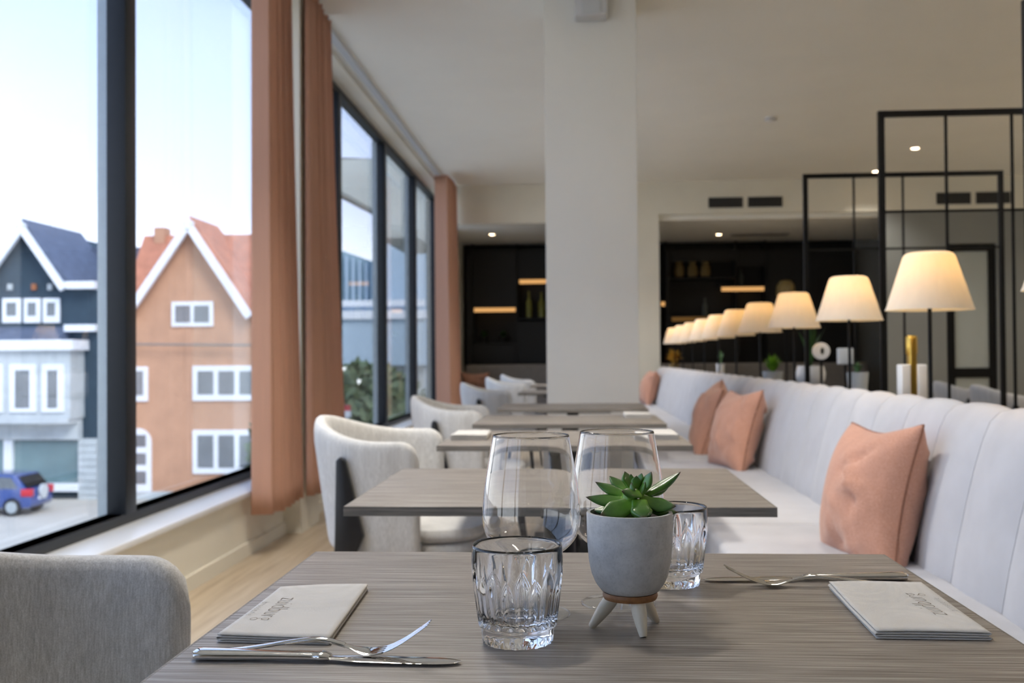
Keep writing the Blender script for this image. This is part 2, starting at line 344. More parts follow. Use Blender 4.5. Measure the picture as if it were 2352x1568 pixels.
# windows: root = frame, children: mullions, panes, sill
def window(name, ya, yb, mull):
    z0, z1 = 0.335, 3.14; xi = -1.85
    root = MB().box((xi, ya, z0), (xi-.07, yb, z0+.045)).box((xi, ya, z1-.05), (xi-.07, yb, z1)).box((xi, ya, z0+.045), (xi-.07, ya+.05, z1-.05)).box((xi, yb-.05, z0+.045), (xi-.07, yb, z1-.05)).build(name, 'anth', bevel=0.003)
    struct(root)
    edges = [ya+.05]
    for my in mull:
        MB().box((xi+.012, my-.10, z0+.045), (xi-.07, my, z1-.05)).build('mullion', 'anth', root, bevel=0.003)
        MB().box((xi-.07, my-.085, z0), (xi-.115, my-.012, z1)).build('mullion_cover', 'alu', root)
        edges += [my-.10, my]
    edges.append(yb-.05)
    for a, b in zip(edges[::2], edges[1::2]):
        MB().box((XG-.003, a-.02, z0+.01), (XG+.003, b+.02, z1-.02)).build('pane', 'pane', root)
    MB().box((-1.862, ya, 0.312), (XW+.035, min(yb, 5.849) if ya < 0 else yb, 0.337)).build('window_sill', 'sill', root, bevel=0.003)
    return root
window('window_1', -2.6, 6.2, [-1.49, 0.40, 2.285, 4.174])
window('window_2', 6.27, 13.45, [7.948, 9.866, 11.736])

# ground outside
struct(MB().box((-90, -40, -4.85), (30, 160, -4.75)).build('ground', 'asphalt'))

# ================================================================== STREET HOUSES
YH = 41.5
def hp(x, y, Y=YH): q = ony(x, y, Y); return (q[0], q[2])
def rect(mb, x0, y0, x1, y1, Ya, Yb, Y=YH):
    a = hp(x0, y0, Y); b = hp(x1, y1, Y); return mb.box((a[0], Ya, a[1]), (b[0], Yb, b[1]))
def hwindow(root, x0, y0, x1, y1, n=1, Y=YH, fr=5, pane='darkpane', org=(0, 0, 0), low=6):
    f = MB(); rect(f, x0, y0, x1, y1, Y-.10, Y+.02, Y); fo = f.build('window', 'whitetrim', root, org=org)
    w = (x1-x0-fr*(n+1))/n
    for k in range(n):
        a = x0+fr+k*(w+fr); p = MB(); rect(p, a, y0+fr, a+w, y1-low, Y-.125, Y-.06, Y); p.build("pane", pane, fo, org=org)
    return fo
# --- dark house
o1 = (-18.0, YH, -4.75)
dh = thing('townhouse', o1, 'dark blue-grey townhouse with white gable boards and stone bay', 'house')
def hb(mb, name, mat, root, org): return mb.build(name, mat, root, org=org)
ap = hp(65, 520); el_ = hp(-36, 655); er = hp(165, 655); gl = hp(-36, 1150)[1]
xr_ = hp(228, 700)[0]; xl = hp(-60, 700)[0]
hb(MB().prism([(xl, -4.75), (xr_, -4.75), (xr_, er[1]-.3), er, ap, el_, (xl, el_[1])], YH, YH+7), 'wall', 'slate', dh, o1)
rd = 0.28
rl = MB().prism([(el_[0]-.5, el_[1]-.75), ap, (ap[0], ap[1]+rd), (el_[0]-.7, el_[1]-.7)], YH-.5, YH+4.6)
hb(rl, 'roof', 'slateroof', dh, o1)
hb(MB().prism([(er[0]+.1, er[1]-.15), (er[0]+.3, er[1]-.05), (ap[0], ap[1]+rd), ap], YH-.5, YH+4.6), 'roof', 'slateroof', dh, o1)
hb(MB().prism([(er[0]-6.5, er[1]-1), (hp(240, 600)[0], er[1]-.4), (hp(240, 600)[0], er[1]+2.05), (er[0]-6.5, er[1]+2.05)], YH+4.4, YH+7), 'roof', 'slateroof', dh, o1)
def ridge_cap(ap, root, org): hb(MB().prism([(ap[0]-.22, ap[1]-.32), (ap[0]+.22, ap[1]-.32), (ap[0], ap[1]+.20)], YH-.64, YH-.38), 'ridge_cap', 'whitetrim', root, org)
def barge(p, q, w, Y, root, org, mat='whitetrim'):
    d = Vector((q[0]-p[0], q[1]-p[1])).normalized(); n = Vector((d.y, -d.x)); n = n if n.y < 0 else -n
    poly = [p, q, (q[0]+n.x*w, q[1]+n.y*w), (p[0]+n.x*w, p[1]+n.y*w)]
    hb(MB().prism(poly, Y-.62, Y-.40), 'bargeboard', mat, root, org)
ridge_cap(ap, dh, o1); barge((el_[0]-.4, el_[1]-.5), (ap[0], ap[1]+.15), .30, YH, dh, o1); barge((ap[0], ap[1]+.15), (er[0]+.05, er[1]-.1), .30, YH, dh, o1)
q = MB(); rect(q, 163, 648, 230, 664, YH-.55, YH+.3); hb(q, 'gutter', 'whitetrim', dh, o1)
q = MB(); rect(q, 160, 746, 230, 761, YH-.5, YH); hb(q, 'canopy', 'whitetrim', dh, o1)
for a, b in ((8, 50), (57, 95), (101, 139)): hwindow(dh, a, 685, b, 741, 1, fr=10, org=o1, low=16)
for a in (20, 75, 112):
    q = MB(); rect(q, a, 652, a+10, 666, YH-.12, YH); hb(q, 'gable_ornament', 'rust' if a == 75 else 'stone', dh, o1)
a = hp(-60, 752); b = hp(160, 786)
hb(MB().prism([(YH-1.3, b[1]), (YH, b[1]), (YH, a[1])], a[0], b[0], axis=0), 'bay_roof', 'slateroof', dh, o1)
q = MB(); rect(q, -60, 783, 205, 804, YH-1.45, YH); hb(q, 'cornice', 'whitetrim', dh, o1)
q = MB(); rect(q, -60, 804, 194, 958, YH-1.2, YH); hb(q, 'bay', 'stone', dh, o1)
q = MB(); rect(q, -60, 955, 190, 968, YH-1.25, YH); hb(q, 'ledge', 'stone', dh, o1)
for a, b in ((-40, 8), (24, 84), (98, 148)): hwindow(dh, a, 836, b, 946, 1, Y=YH-1.2, fr=14, org=o1, low=10)
q = MB(); rect(q, -60, 968, 190, 1008, YH-.4, YH); hb(q, 'fascia', 'stone', dh, o1)
q = MB(); rect(q, -60, 1012, 184, 1108, YH-.1, YH+.02); hb(q, 'shop_window', 'tealpane', dh, o1)
q = MB(); rect(q, 17, 1008, 36, 1125, YH-.3, YH); hb(q, 'post', 'whitetrim', dh, o1)
q = MB(); rect(q, 60, 1108, 187, 1126, YH-.35, YH); hb(q, 'shop_sill', 'whitetrim', dh, o1)
for k in range(9):
    q = MB(); rect(q, 186, 1006+k*16.2, 229, 1006+k*16.2+15, YH-.25-.012*(k % 2), YH); hb(q, 'stone_course', 'stone', dh, o1)
# --- orange house
o2 = (-16.5, YH, -4.75)
oh = thing('townhouse', o2, 'orange brick townhouse with white gable boards and arched door', 'house')
ap = hp(443, 512); el_ = hp(300, 718); er = hp(586, 718)
xl = hp(262, 700)[0]; xr_ = hp(640, 700)[0]
hb(MB().prism([(xl, -4.75), (xr_, -4.75), (xr_, er[1]), er, ap, el_, (xl, el_[1])], YH, YH+7), 'wall', 'brick', oh, o2)
hb(MB().prism([(el_[0]-.15, el_[1]-.2), ap, (ap[0], ap[1]+.25), (el_[0]-.3, el_[1]-.1)], YH-.4, YH+3), 'roof', 'tileroof', oh, o2)
hb(MB().prism([(er[0]+.3, er[1]-.45), (er[0]+.5, er[1]-.35), (ap[0], ap[1]+.25), ap], YH-.4, YH+3), 'roof', 'tileroof', oh, o2)
zr = hp(360, 541, YH+3)[1]
hb(MB().prism([(YH+.15, el_[1]-.4), (YH+3, zr), (YH+6, el_[1]-.4)], xl, xr_, axis=0), 'roof', 'tileroof', oh, o2)
ridge_cap(ap, oh, o2); barge((el_[0]-.1, el_[1]-.1), (ap[0], ap[1]+.12), .30, YH, oh, o2); barge((ap[0], ap[1]+.12), (er[0]+.05, er[1]-.1), .30, YH, oh, o2)
q = MB(); rect(q, 360, 524, 384, 560, YH+2.7, YH+3.4, YH+3); hb(q, 'chimney', 'brick', oh, o2)
hwindow(oh, 396, 693, 491, 749, 2, fr=9, org=o2, low=9)
hwindow(oh, 280, 842, 341, 921, 1, fr=10, org=o2, low=14); hwindow(oh, 444, 840, 600, 919, 3, fr=12, org=o2, low=14); hwindow(oh, 444, 987, 600, 1087, 3, fr=12, org=o2, low=14)
c0 = hp(318, 1015); rr = hp(349, 1015)[0]-c0[0]; zb = hp(318, 1128)[1]
arch = [(c0[0]-rr, zb), (c0[0]+rr, zb)]+[(c0[0]+rr*math.cos(t), c0[1]+rr*math.sin(t)) for t in np.linspace(0, math.pi, 13)]
hb(MB().prism(arch, YH-.12, YH), 'door', 'whitetrim', oh, o2)
for z in ((998, 1025), (1040, 1066), (1081, 1110)):
    q = MB(); rect(q, 308, z[0], 338, z[1], YH-.15, YH-.1); hb(q, 'door_pane', 'darkpane', oh, o2)
q = MB(); rect(q, 262, 1128, 640, 1150, YH-.1, YH); hb(q, 'plinth', 'stone', oh, o2)
a = hp(262, 790, YH-.4); b = hp(640, 790, YH-.4); tag(MB().tube([(a[0], YH-.4, a[1]), (b[0], YH-.4, b[1]-.05)], .05, 6).build('street_cable', 'sofa'), 'thin dark cable strung along the orange brick front', 'cable')
# row houses filling the street further left, seen only from a step aside
# --- car
cx, cyy, cz = onz(55, 1172, -4.75); cx = ony(97, 1130, 37.6)[0]
car = thing('parked_car', (cx-2.0, 37.6, -4.75), 'blue compact car parked outside the shop window', 'car')
side = [(-2.0, .45), (-2.0, .75), (-1.85, .92), (-1.2, 1.0), (-.55, 1.45), (.2, 1.56), (1.4, 1.5), (1.75, 1.02), (1.95, .92), (2.0, .45), (1.9, .28), (-1.9, .28)]
MB().prism(side, -.82, .82).build('body', 'carblue', car, bevel=.05)
MB().prism([(-1.05, 1.0), (-.5, 1.38), (.2, 1.47), (1.25, 1.42), (1.5, 1.02)], -.835, .835).build('side_window', 'darkpane', car)
MB().prism([(1.47, 1.42), (1.80, 1.04), (1.83, 1.06), (1.50, 1.45)], -.7, .7).build('rear_window', 'darkpanel', car)
for sx in (-1.25, 1.3):
    for sy in (-.80, .80):
        w = MB().prism([(sx+.33*math.cos(t), .33+.33*math.sin(t)) for t in np.linspace(0, 2*math.pi, 18, endpoint=False)], sy-.1, sy+.1).build('wheel', 'tyre', car)
        MB().prism([(sx+.22*math.cos(t), .33+.22*math.sin(t)) for t in np.linspace(0, 2*math.pi, 14, endpoint=False)], sy-.115 if sy < 0 else sy+.09, sy-.09 if sy < 0 else sy+.115).build('hub_cap', 'alu', w)
for sy in (-.73, .73): MB().box((1.62, sy-.12, .72), (2.02, sy+.12, 1.0)).build('tail_light', 'redlight', car, bevel=.03)
MB().box((1.98, -.26, .55), (2.025, .26, .67)).build('number_plate', 'whitetrim', car)
MB().lathe([(.02, -.06), (.26, -.05), (.27, .05), (.02, .06)], 18).build('spare_wheel_cover', 'ceramicg', car).matrix_local = Matrix.Translation((2.07, -.05, .85)) @ Matrix.Rotation(math.pi/2, 4, 'Y')

# --- neighbour building seen through the far panes
def nb(x0, y0, x1, y1, Y, dep, name, mat, root, org):
    q = MB(); rect(q, x0, y0, x1, y1, Y, Y+dep, Y); return q.build(name, mat, root, org=org)
YQ = 24.0
o3 = (-5.0, YQ, -4.75)
nbh = thing('apartment_block', o3, 'pale blue apartment block with balcony band seen beyond far window panes', 'building')
nb(740, 730, 975, 838, YQ, 3, 'parapet', 'bluegrey', nbh, o3)
nb(740, 690, 975, 702, YQ+.02, .15, 'balcony_rail', 'whitetrim', nbh, o3); nb(740, 714, 975, 731, YQ-.1, .6, 'balcony_slab', 'whitetrim', nbh, o3)
nb(740, 700, 975, 716, YQ+.3, .05, 'balcony_glass', 'bluegrey', nbh, o3)
p0 = hp(730, 556, YQ+3); p1 = hp(872, 606, YQ+3); p2 = hp(872, 735, YQ+3); p3 = hp(730, 735, YQ+3)
hb(MB().prism([p0, p1, p2, p3], YQ+3, YQ+8), 'wall', 'teal', nbh, o3)
for k in range(9):
    a = hp(735+k*15, 700, YQ+3)[0]; hb(MB().box((a, YQ+2.9, p3[1]), (a+.07, YQ+3, p0[1]-(k*15+8)/142*(p0[1]-p1[1])-.1)), 'cladding_rib', 'bluegrey', nbh, o3)
a = hp(868, 560, YQ+3); b = hp(985, 735, YQ+3); hb(MB().box((a[0], YQ+2.5, b[1]), (b[0], YQ+8, a[1])), 'wall', 'bluegrey', nbh, o3)
nb(870, 838, 975, 1080, YQ+1.0, 1, 'wall', 'stone', nbh, o3)
cpy = MB(); YK = 15.5
k0 = hp(725, 330, YK); k1 = hp(725, 392, YK); k2 = hp(870, 487, YK); k3 = hp(870, 365, YK)
o4 = (float(k2[0]), YK, float(k2[1]))
cn = thing('balcony_canopy', o4, 'grey rendered canopy slab jutting out above the far window panes', 'canopy')
cpy.prism([(k0[0]-.6, hp(725, 365, YK)[1]), (k1[0]-.6, k1[1]+.25), k2, k3], YK, YK+2.5).build('slab', 'render', cn, org=o4)
a = hp(868, 300, YK); b = hp(960, 545, YK); MB().box((a[0], YK, b[1]), (b[0], YK+2.5, a[1])).build('slab_return', 'render', cn, org=o4)
MB().box((k0[0]-.6, YK+2.2, -4.75), (k0[0]-.4, YK+2.4, k1[1]+.4)).build('support_post', 'render', cn, org=o4)
# street tree and sign under the parapet
def tree(loc, h, r, label, seed, name='street_tree'):
    rnd = random.Random(seed); t = thing(name, loc, label, 'tree')
    MB().tube([(0, 0, 0), (.05, 0, h*.5), (0, .05, h*.8)], [.12, .09, .04], 8).build('trunk', 'sofa', t, smooth=True)
    mb = MB()
    for k in range(4500):
        d = Vector((rnd.gauss(0, 1), rnd.gauss(0, 1), rnd.gauss(0, 1))).normalized()*(rnd.random()**.4)
        c = Vector((d.x*r, d.y*r, h*.66+d.z*h*.36)); u = Vector((rnd.gauss(0, 1), rnd.gauss(0, 1), rnd.gauss(0, 1))).normalized(); v = u.orthogonal().normalized(); s = .075*r
        mb.add([c-u*s, c+v*s*.6, c+u*s, c-v*s*.6], [(0, 1, 2, 3)])
    mb.build('crown', 'foliage', t, fix=False)
q = onz(800, 1010, -4.75); tree((-4.75, 21.2, -4.75), 5.62, 2.1, 'green street tree below the pale blue parapet', 3)
a = hp(784, 930, 18); b = hp(806, 957, 18)
sg = thing('street_sign', ((a[0]+b[0])/2, 18, -4.75), 'small red and white street sign seen past the first far mullion', 'sign')
oo = ((a[0]+b[0])/2, 18, -4.75); zm = (a[1]+b[1])/2
MB().box((a[0], 17.98, zm), (b[0], 18.0, a[1])).build('red_panel', 'redlight', sg, org=oo); MB().box((a[0], 17.98, b[1]), (b[0], 18.0, zm)).build('white_panel', 'whitetrim', sg, org=oo)
MB().box((oo[0]-.03, 18.0, -4.75), (oo[0]+.03, 18.06, a[1])).build('post', 'alu', sg, org=oo)

# ================================================================== CURTAINS
def resample(pts, n):
    P = [Vector(p) for p in pts]; L = [0]
    for i in range(1, len(P)): L.append(L[-1]+(P[i]-P[i-1]).length)
    out = []
    for k in range(n+1):
        t = L[-1]*k/n; i = max(j for j in range(len(L)) if L[j] <= t+1e-9); i = min(i, len(P)-2)
        out.append(P[i].lerp(P[i+1], (t-L[i])/max(1e-9, L[i+1]-L[i])))
    return out
def curtain(name, label, top, bot, ztop, zbot, folds, amp, seed, lead=0.0, nv=26):
    """top and bot: plan paths (x, y) of the cloth at the rail and at the hem; lead: share of the width left flat at the near end"""
    rnd = random.Random(seed); nu = max(60, folds*16)
    A = resample(top, nu); B = resample(bot, nu)
    am = [rnd.uniform(.65, 1.2) for _ in range(folds+3)]; dk = [rnd.uniform(-.18, .18) for _ in range(folds+3)]
    org = (A[nu//2].x, A[nu//2].y, zbot)
    def pt(i, j):
        u = i/nu; t = j/nv; e = t**1.3; p = A[i].lerp(B[i], e)
        a, b = max(0, i-1), min(nu, i+1); d = (A[b].lerp(B[b], e)-A[a].lerp(B[a], e)).normalized(); n = Vector((-d.y, d.x))
        w = max(0, (u-lead)/(1-lead)); k = w*folds; kk = int(k); fr = k-kk
        a_ = am[kk]*(1-fr)+am[kk+1]*fr; k += dk[kk]*(1-fr)+dk[kk+1]*fr
        s = math.sin(2*math.pi*k); s = math.copysign(abs(s)**.8, s)
        q = p+n*(s*amp*a_*(.7+.3*e)*sst(0, .12, w))+d*(.3*amp*math.sin(4*math.pi*k)*sst(0, .12, w))
        return (q.x, q.y, ztop*(1-t)+zbot*t)
    root = thing(name, org, label, 'curtain', None)
    c = MB().grid([[pt(i, j) for j in range(nv+1)] for i in range(nu+1)]).build('cloth', 'curtain', root, org=org, smooth='full')
    so = c.modifiers.new('s', 'SOLIDIFY'); so.thickness = .003; so.offset = 0
    MB().tube([pt(i, 0) for i in range(nu+1)], .006, 6).build('header_tape', 'curtain', root, org=org)
    return root
curtain('curtain', 'salmon curtain hanging before the cream pier beside the nearest panes', [(-1.655, 5.14), (-1.56, 5.13), (-1.585, 5.30), (-1.625, 5.66)], [(-1.645, 5.08), (-1.54, 5.10), (-1.58, 5.30), (-1.60, 5.74)], ZC-.035, 0.225, 5, .055, 11, .20)
curtain('curtain', 'brown-looking salmon curtain on the far side of the cream pier', [(-1.575, 5.88), (-1.55, 5.90), (-1.565, 6.38)], [(-1.575, 5.87), (-1.53, 5.88), (-1.545, 6.66)], ZC-.035, 0.215, 5, .042, 23, .05)
curtain('curtain', 'farthest salmon curtain at the corner by the dark shelving', [(-1.66, 11.95), (-1.50, 11.9), (-1.50, 12.72)], [(-1.655, 11.95), (-1.47, 11.9), (-1.46, 12.74)], ZC-.035, 0.22, 6, .04, 31, .25)

# ================================================================== TABLES
TZ = 0.75
def make_table():
    t = thing('dining_table', (0, 0, 0), '', 'table', 'tables along the banquette')
    w, d, th = .755, .612, .017
    top = MB().box((-w/2+.002, -d/2, TZ-th), (w/2-.002, d/2, TZ)).build('tabletop', 'table', t, bevel=.0012)
    for s in (-1, 1): MB().box((s*w/2-.002*s, -d/2, TZ-th), (s*w/2, d/2, TZ-.0004)).build('edge_band', 'tedge', top)
    for s in (-1, 1): MB().box((-w/2, s*d/2, TZ-th), (w/2, s*d/2+.0012*s, TZ-.0006)).build('edge_band', 'tedge', top)
    MB().box((-.2, -.03, TZ-th-.02), (.2, .03, TZ-th)).box((-.03, -.2, TZ-th-.02), (.03, .2, TZ-th)).build('bracket', 'black', t)
    MB().lathe([(.03, .012), (.03, TZ-th-.02)], 20).build('column', 'black', t, smooth=True)
    MB().box((-.21, -.21, 0), (.21, .21, .012)).build('base_plate', 'black', t, bevel=.004)
    return t
TB = [(.022, 1.066, 'grey oak table in front holding the succulent and the glassware'), (-.036, 2.095, 'bare grey oak table right behind the glassware, second from the front'),
      (-.041, 3.33, 'grey oak table with two napkins, third from the front'), (-.033, 4.29, 'narrow-looking grey oak table, fourth from the front'),
      (-.024, 5.44, 'grey oak table just in front of the pale column'), (-.05, 7.70, 'grey oak table half hidden behind the pale column'), (-.05, 9.6, 'farthest grey oak table left of the pale column')]
t0 = make_table()
for i, (x, y, l) in enumerate(TB):
    if i == 0: t0.location = (x, y, 0); t0['label'] = l
    else: copy_tree(t0, (x, y, 0), l)

# ================================================================== CHAIRS
def make_chair():
    t = thing('armchair', (0, 0, 0), '', 'chair', 'upholstered tub chairs')
    # shell path, open towards +x
    path = []
    ax, ry, rx, xc = .035, .268, .235, -.05
    for k in range(9): path.append((ax-(ax-xc)*k/8, -ry))
    for k in range(1, 40):
        a = -math.pi/2-math.pi*k/40; path.append((xc+rx*math.cos(a)*1.0, ry*math.sin(a)))
    for k in range(9): path.append((xc+(ax-xc)*k/8, ry))
    L = len(path); cum = [0]
    for k in range(1, L): cum.append(cum[-1]+math.dist(path[k], path[k-1]))
    T = cum[-1]; rings = []; N = 22
    for k in range(L):
        a = path[max(0, k-1)]; b = path[min(L-1, k+1)]; tx, ty = b[0]-a[0], b[1]-a[1]; l = math.hypot(tx, ty); nx, ny = ty/l, -tx/l   # outward?
        if nx*(path[k][0]-xc)+ny*path[k][1] < 0: nx, ny = -nx, -ny
        s = min(cum[k], T-cum[k])/(T/2)           # 0 at arm ends, 1 at back
        zt = .757+.065*sst(.25, 1.0, s)
        e = min(cum[k], T-cum[k]); rr = .06
        if e < rr: zt -= rr-math.sqrt(max(0, rr*rr-(rr-e)**2))
        zb = .405; th = .025; rg = []
        if e < .02: th *= math.sqrt(max(.05, 1-(1-e/.02)**2))
        for j in range(N):
            c = j/N*2*math.pi; cc, sc = math.cos(c), math.sin(c)
            ex = math.copysign(abs(cc)**.55, cc)*th; ez = math.copysign(abs(sc)**.35, sc)
            z = (zt+zb)/2+ez*(zt-zb)/2
            fl = (.026+.022*s)*sst(zb, zt, z)+ex
            rg.append((path[k][0]+nx*fl, path[k][1]+ny*fl, z))
        rings.append(rg)
    mb = MB(); vs = [p for r in rings for p in r]; fs = []
    for i in range(L-1):
        for j in range(N): fs.append((i*N+j, i*N+(j+1) % N, (i+1)*N+(j+1) % N, (i+1)*N+j))
    fs.append(tuple(range(N))); fs.append(tuple((L-1)*N+j for j in range(N-1, -1, -1)))
    mb.add(vs, fs); mb.build('back_shell', 'chair', t, smooth='full')
    def pad(z0, z1, grow, name, mat):
        mb = MB(); prof = [(.80, z0), (.95, z0+.006), (1, z0+.02), (1, z1-.022), (.96, z1-.006), (.86, z1), (.001, z1+.004)]
        def rf(r, z, a):
            c, s = math.cos(a), math.sin(a); q = (abs(c)**3.2+abs(s)**3.2)**(-1/3.2); return (q*r*.235*grow, z)
        mb.lathe(prof, 48, (-.015, 0, 0), rf=rf); return mb.build(name, mat, t, smooth=True)
    pad(.385, .435, .985, 'seat_base', 'chair'); pad(.432, .482, 1.0, 'seat_pad', 'chair')
    for s in (-1, 1):
        y = s*.292; w = .016*s
        # rear leg: runs up outside the shell as a tapering fin
        MB().prism([(-.245, 0), (-.222, 0), (-.165, .40), (-.135, .47), (-.190, .70), (-.206, .712), (-.218, .70), (-.222, .46)], y-w, y+w).build('leg', 'blackwood', t, bevel=.004)
        MB().prism([(.205, 0), (.225, 0), (.19, .395), (.15, .395)], s*.232-.013, s*.232+.013).build('leg', 'blackwood', t, bevel=.004)
        MB().prism([(-.20, .345), (.18, .345), (.18, .388), (-.20, .388)], s*.262-.012, s*.262+.012).build('side_rail', 'blackwood', t, bevel=.003)
    MB().box((-.19, -.285, .35), (-.165, .285, .386)).build('cross_rail', 'blackwood', t); MB().box((.155, -.232, .35), (.18, .232, .386)).build('cross_rail', 'blackwood', t)
    return t
CH = [(-.535, 1.00, 0, 'dark-looking greige tub chair in the near left corner'), (-.515, 3.375, 0, 'pale greige tub chair with black legs at the table behind the bare one'),
      (-.49, 5.17, 2, 'greige tub chair at the table before the column, third from the front'), (-.53, 7.72, 3, 'greige tub chair fourth from the front along the windows'),
      (-.52, 9.75, 2, 'greige tub chair fifth from the front along the windows'), (-.50, 11.4, 4, 'farthest greige tub chair in the row along the windows')]
c0_ = make_chair()
for i, (x, y, r, l) in enumerate(CH):
    if i == 0: c0_.location = (x, y, 0); c0_['label'] = l
    else: copy_tree(c0_, (x, y, 0), l, math.radians(r))
copy_tree(c0_, (2.89, 7.45, 0), 'shaded tub chair behind the banquette, left one of the pair', math.radians(-4))
copy_tree(c0_, (2.80, 6.52, 0), 'shaded tub chair behind the banquette, right one of the pair', math.radians(-2))
copy_tree(t0, (3.55, 6.9, 0), 'grey oak table beyond the banquette beside the pair of shaded chairs')

# ================================================================== BANQUETTE
BO = (.72, 6.0, 0)
bq = thing('banquette', BO, 'long pale grey channel-backed banquette along the right side', 'bench')
ys = [-.7, 1.29, 3.297, 5.3, 7.3, 9.3, 11.0, 12.6]
for a, b in zip(ys, ys[1:]):
    MB().box((.40, a+.003, .355), (.875, b-.003, .478)).build('seat_cushion', 'bench', bq, org=BO, bevel=.018)
MB().box((.43, -.7, .06), (1.04, 12.6, .355)).build('base', 'bench', bq, org=BO)
MB().box((.47, -.68, 0), (1.0, 12.58, .06)).build('plinth', 'black', bq, org=BO)
# back profile: (x, z) from the seat crease up over the rolled top
prof = [(.872, .40), (.868, .47), (.884, .56), (.906, .66), (.928, .75), (.948, .815), (.966, .853), (.990, .876), (1.018, .882), (1.045, .868), (1.056, .83), (1.058, .40)]
nrm = []
for i in range(len(prof)):
    a = prof[max(0, i-1)]; b = prof[min(len(prof)-1, i+1)]; d = Vector((b[0]-a[0], b[1]-a[1])).normalized(); nrm.append((-d.y, d.x))
CWD = .290; y = 2.183-CWD*9
while y+CWD < 12.62:
    if y > -.75:
        mb = MB(); G = []
        for i in range(13):
            u = i/12; bulge = .016*(1-abs(2*u-1)**2.6)-.003; row = []
            for (px, pz), n_ in zip(prof, nrm): k_ = .5 if pz > .85 else (0 if px > 1.05 else 1); row.append((px+n_[0]*bulge*k_, y+.0015+u*(CWD-.003), pz+n_[1]*bulge*k_))
            G.append(row)
        mb.grid(G); n0 = len(prof)
        mb.f.append(tuple(range(n0))); mb.f.append(tuple(12*n0+k for k in range(n0-1, -1, -1)))
        mb.build('back_channel', 'bench', bq, org=BO, smooth=True)
    y += CWD
# console behind the bench carrying the lamps
CZ = .80
tag(MB().box((1.075, -.7, 0), (1.54, 12.55, CZ-.03)).box((1.072, -.7, CZ-.03), (1.55, 12.58, CZ)).build('console_ledge', 'darkpanel'), 'low dark console ledge running behind the banquette under the lamps', 'console')

# ================================================================== CUSHIONS
def cushion(label, c, w, h, th, tilt, yaw, roll, seed, ears=.135):
    rnd = random.Random(seed); n = 34
    R = Matrix.Rotation(yaw, 4, 'Z') @ Matrix.Rotation(tilt, 4, 'Y') @ Matrix.Rotation(roll, 4, 'X')
    wr = [(rnd.uniform(-1, 1), rnd.uniform(-1, 1), rnd.uniform(0, math.pi), rnd.uniform(.10, .22), rnd.uniform(.4, 1)) for _ in range(26)]
    cor = [(-1, -1), (1, -1), (-1, 1), (1, 1)]
    def disp(u, v, side):
        d = 0
        for k, (a, b, th_, sc, am) in enumerate(wr):
            if (k % 2 == 0) != (side > 0): continue
            p = (u-a)*math.cos(th_)+(v-b)*math.sin(th_); q_ = -(u-a)*math.sin(th_)+(v-b)*math.cos(th_)
            d += am*math.exp(-(p/.075)**2-(q_/(sc*2.2))**2)*(1 if k % 3 else -1)
        return d*.0105
    def P(u, v, side):
        ex = 1-ears*math.cos(v*math.pi/2)**1.2; ez = 1-ears*math.cos(u*math.pi/2)**1.2
        T = th/2*(max(0, 1-abs(u)**2.4)*max(0, 1-abs(v)**2.4))**.52
        fade = (1-u**6)*(1-v**6)
        x = -side*(T+disp(u, v, side)*fade*2); return R @ Vector((x, u*w/2*ex, v*h/2*ez))
    us = [math.sin(math.pi*(i/n-.5)) for i in range(n+1)]
    cc = Vector(c); low = min((P(u, v, s)).z for u in us for v in us for s in (-1, 1))
    root = thing('cushion', (c[0], c[1], c[2]+low), label, 'cushion', 'terracotta cushions on the banquette'); off = Vector((0, 0, -low))
    mb = MB()
    for s in (1, -1): mb.grid([[tuple(P(u, v, s)+off) for v in us] for u in us])
    mb.build('cover', 'terra', root, smooth='full')
    ring = [P(u, -1, 1) for u in us]+[P(1, v, 1) for v in us[1:]]+[P(u, 1, 1) for u in us[::-1][1:]]+[P(-1, v, 1) for v in us[::-1][1:]]
    MB().tube([tuple(p+off) for p in ring], .0028, 6).build('seam', 'seamt', root, smooth=True)
    return root
rad = math.radians
cushion('large terracotta cushion leaning on the bench beside the nearest table', (.795, 2.85, .622), .47, .41, .21, rad(13), rad(6), rad(-3), 4)
cushion('terracotta cushion leaning on the bench, second from the front', (.765, 5.03, .645), .46, .41, .20, rad(16), rad(10), rad(-2), 9)
cushion('terracotta cushion tucked behind the second one on the bench', (.745, 5.80, .650), .50, .43, .20, rad(18), rad(-6), rad(5), 14)
cushion('farthest terracotta cushion on the bench near the pale column', (.80, 11.45, .655), .46, .40, .20, rad(14), rad(4), 0, 21)

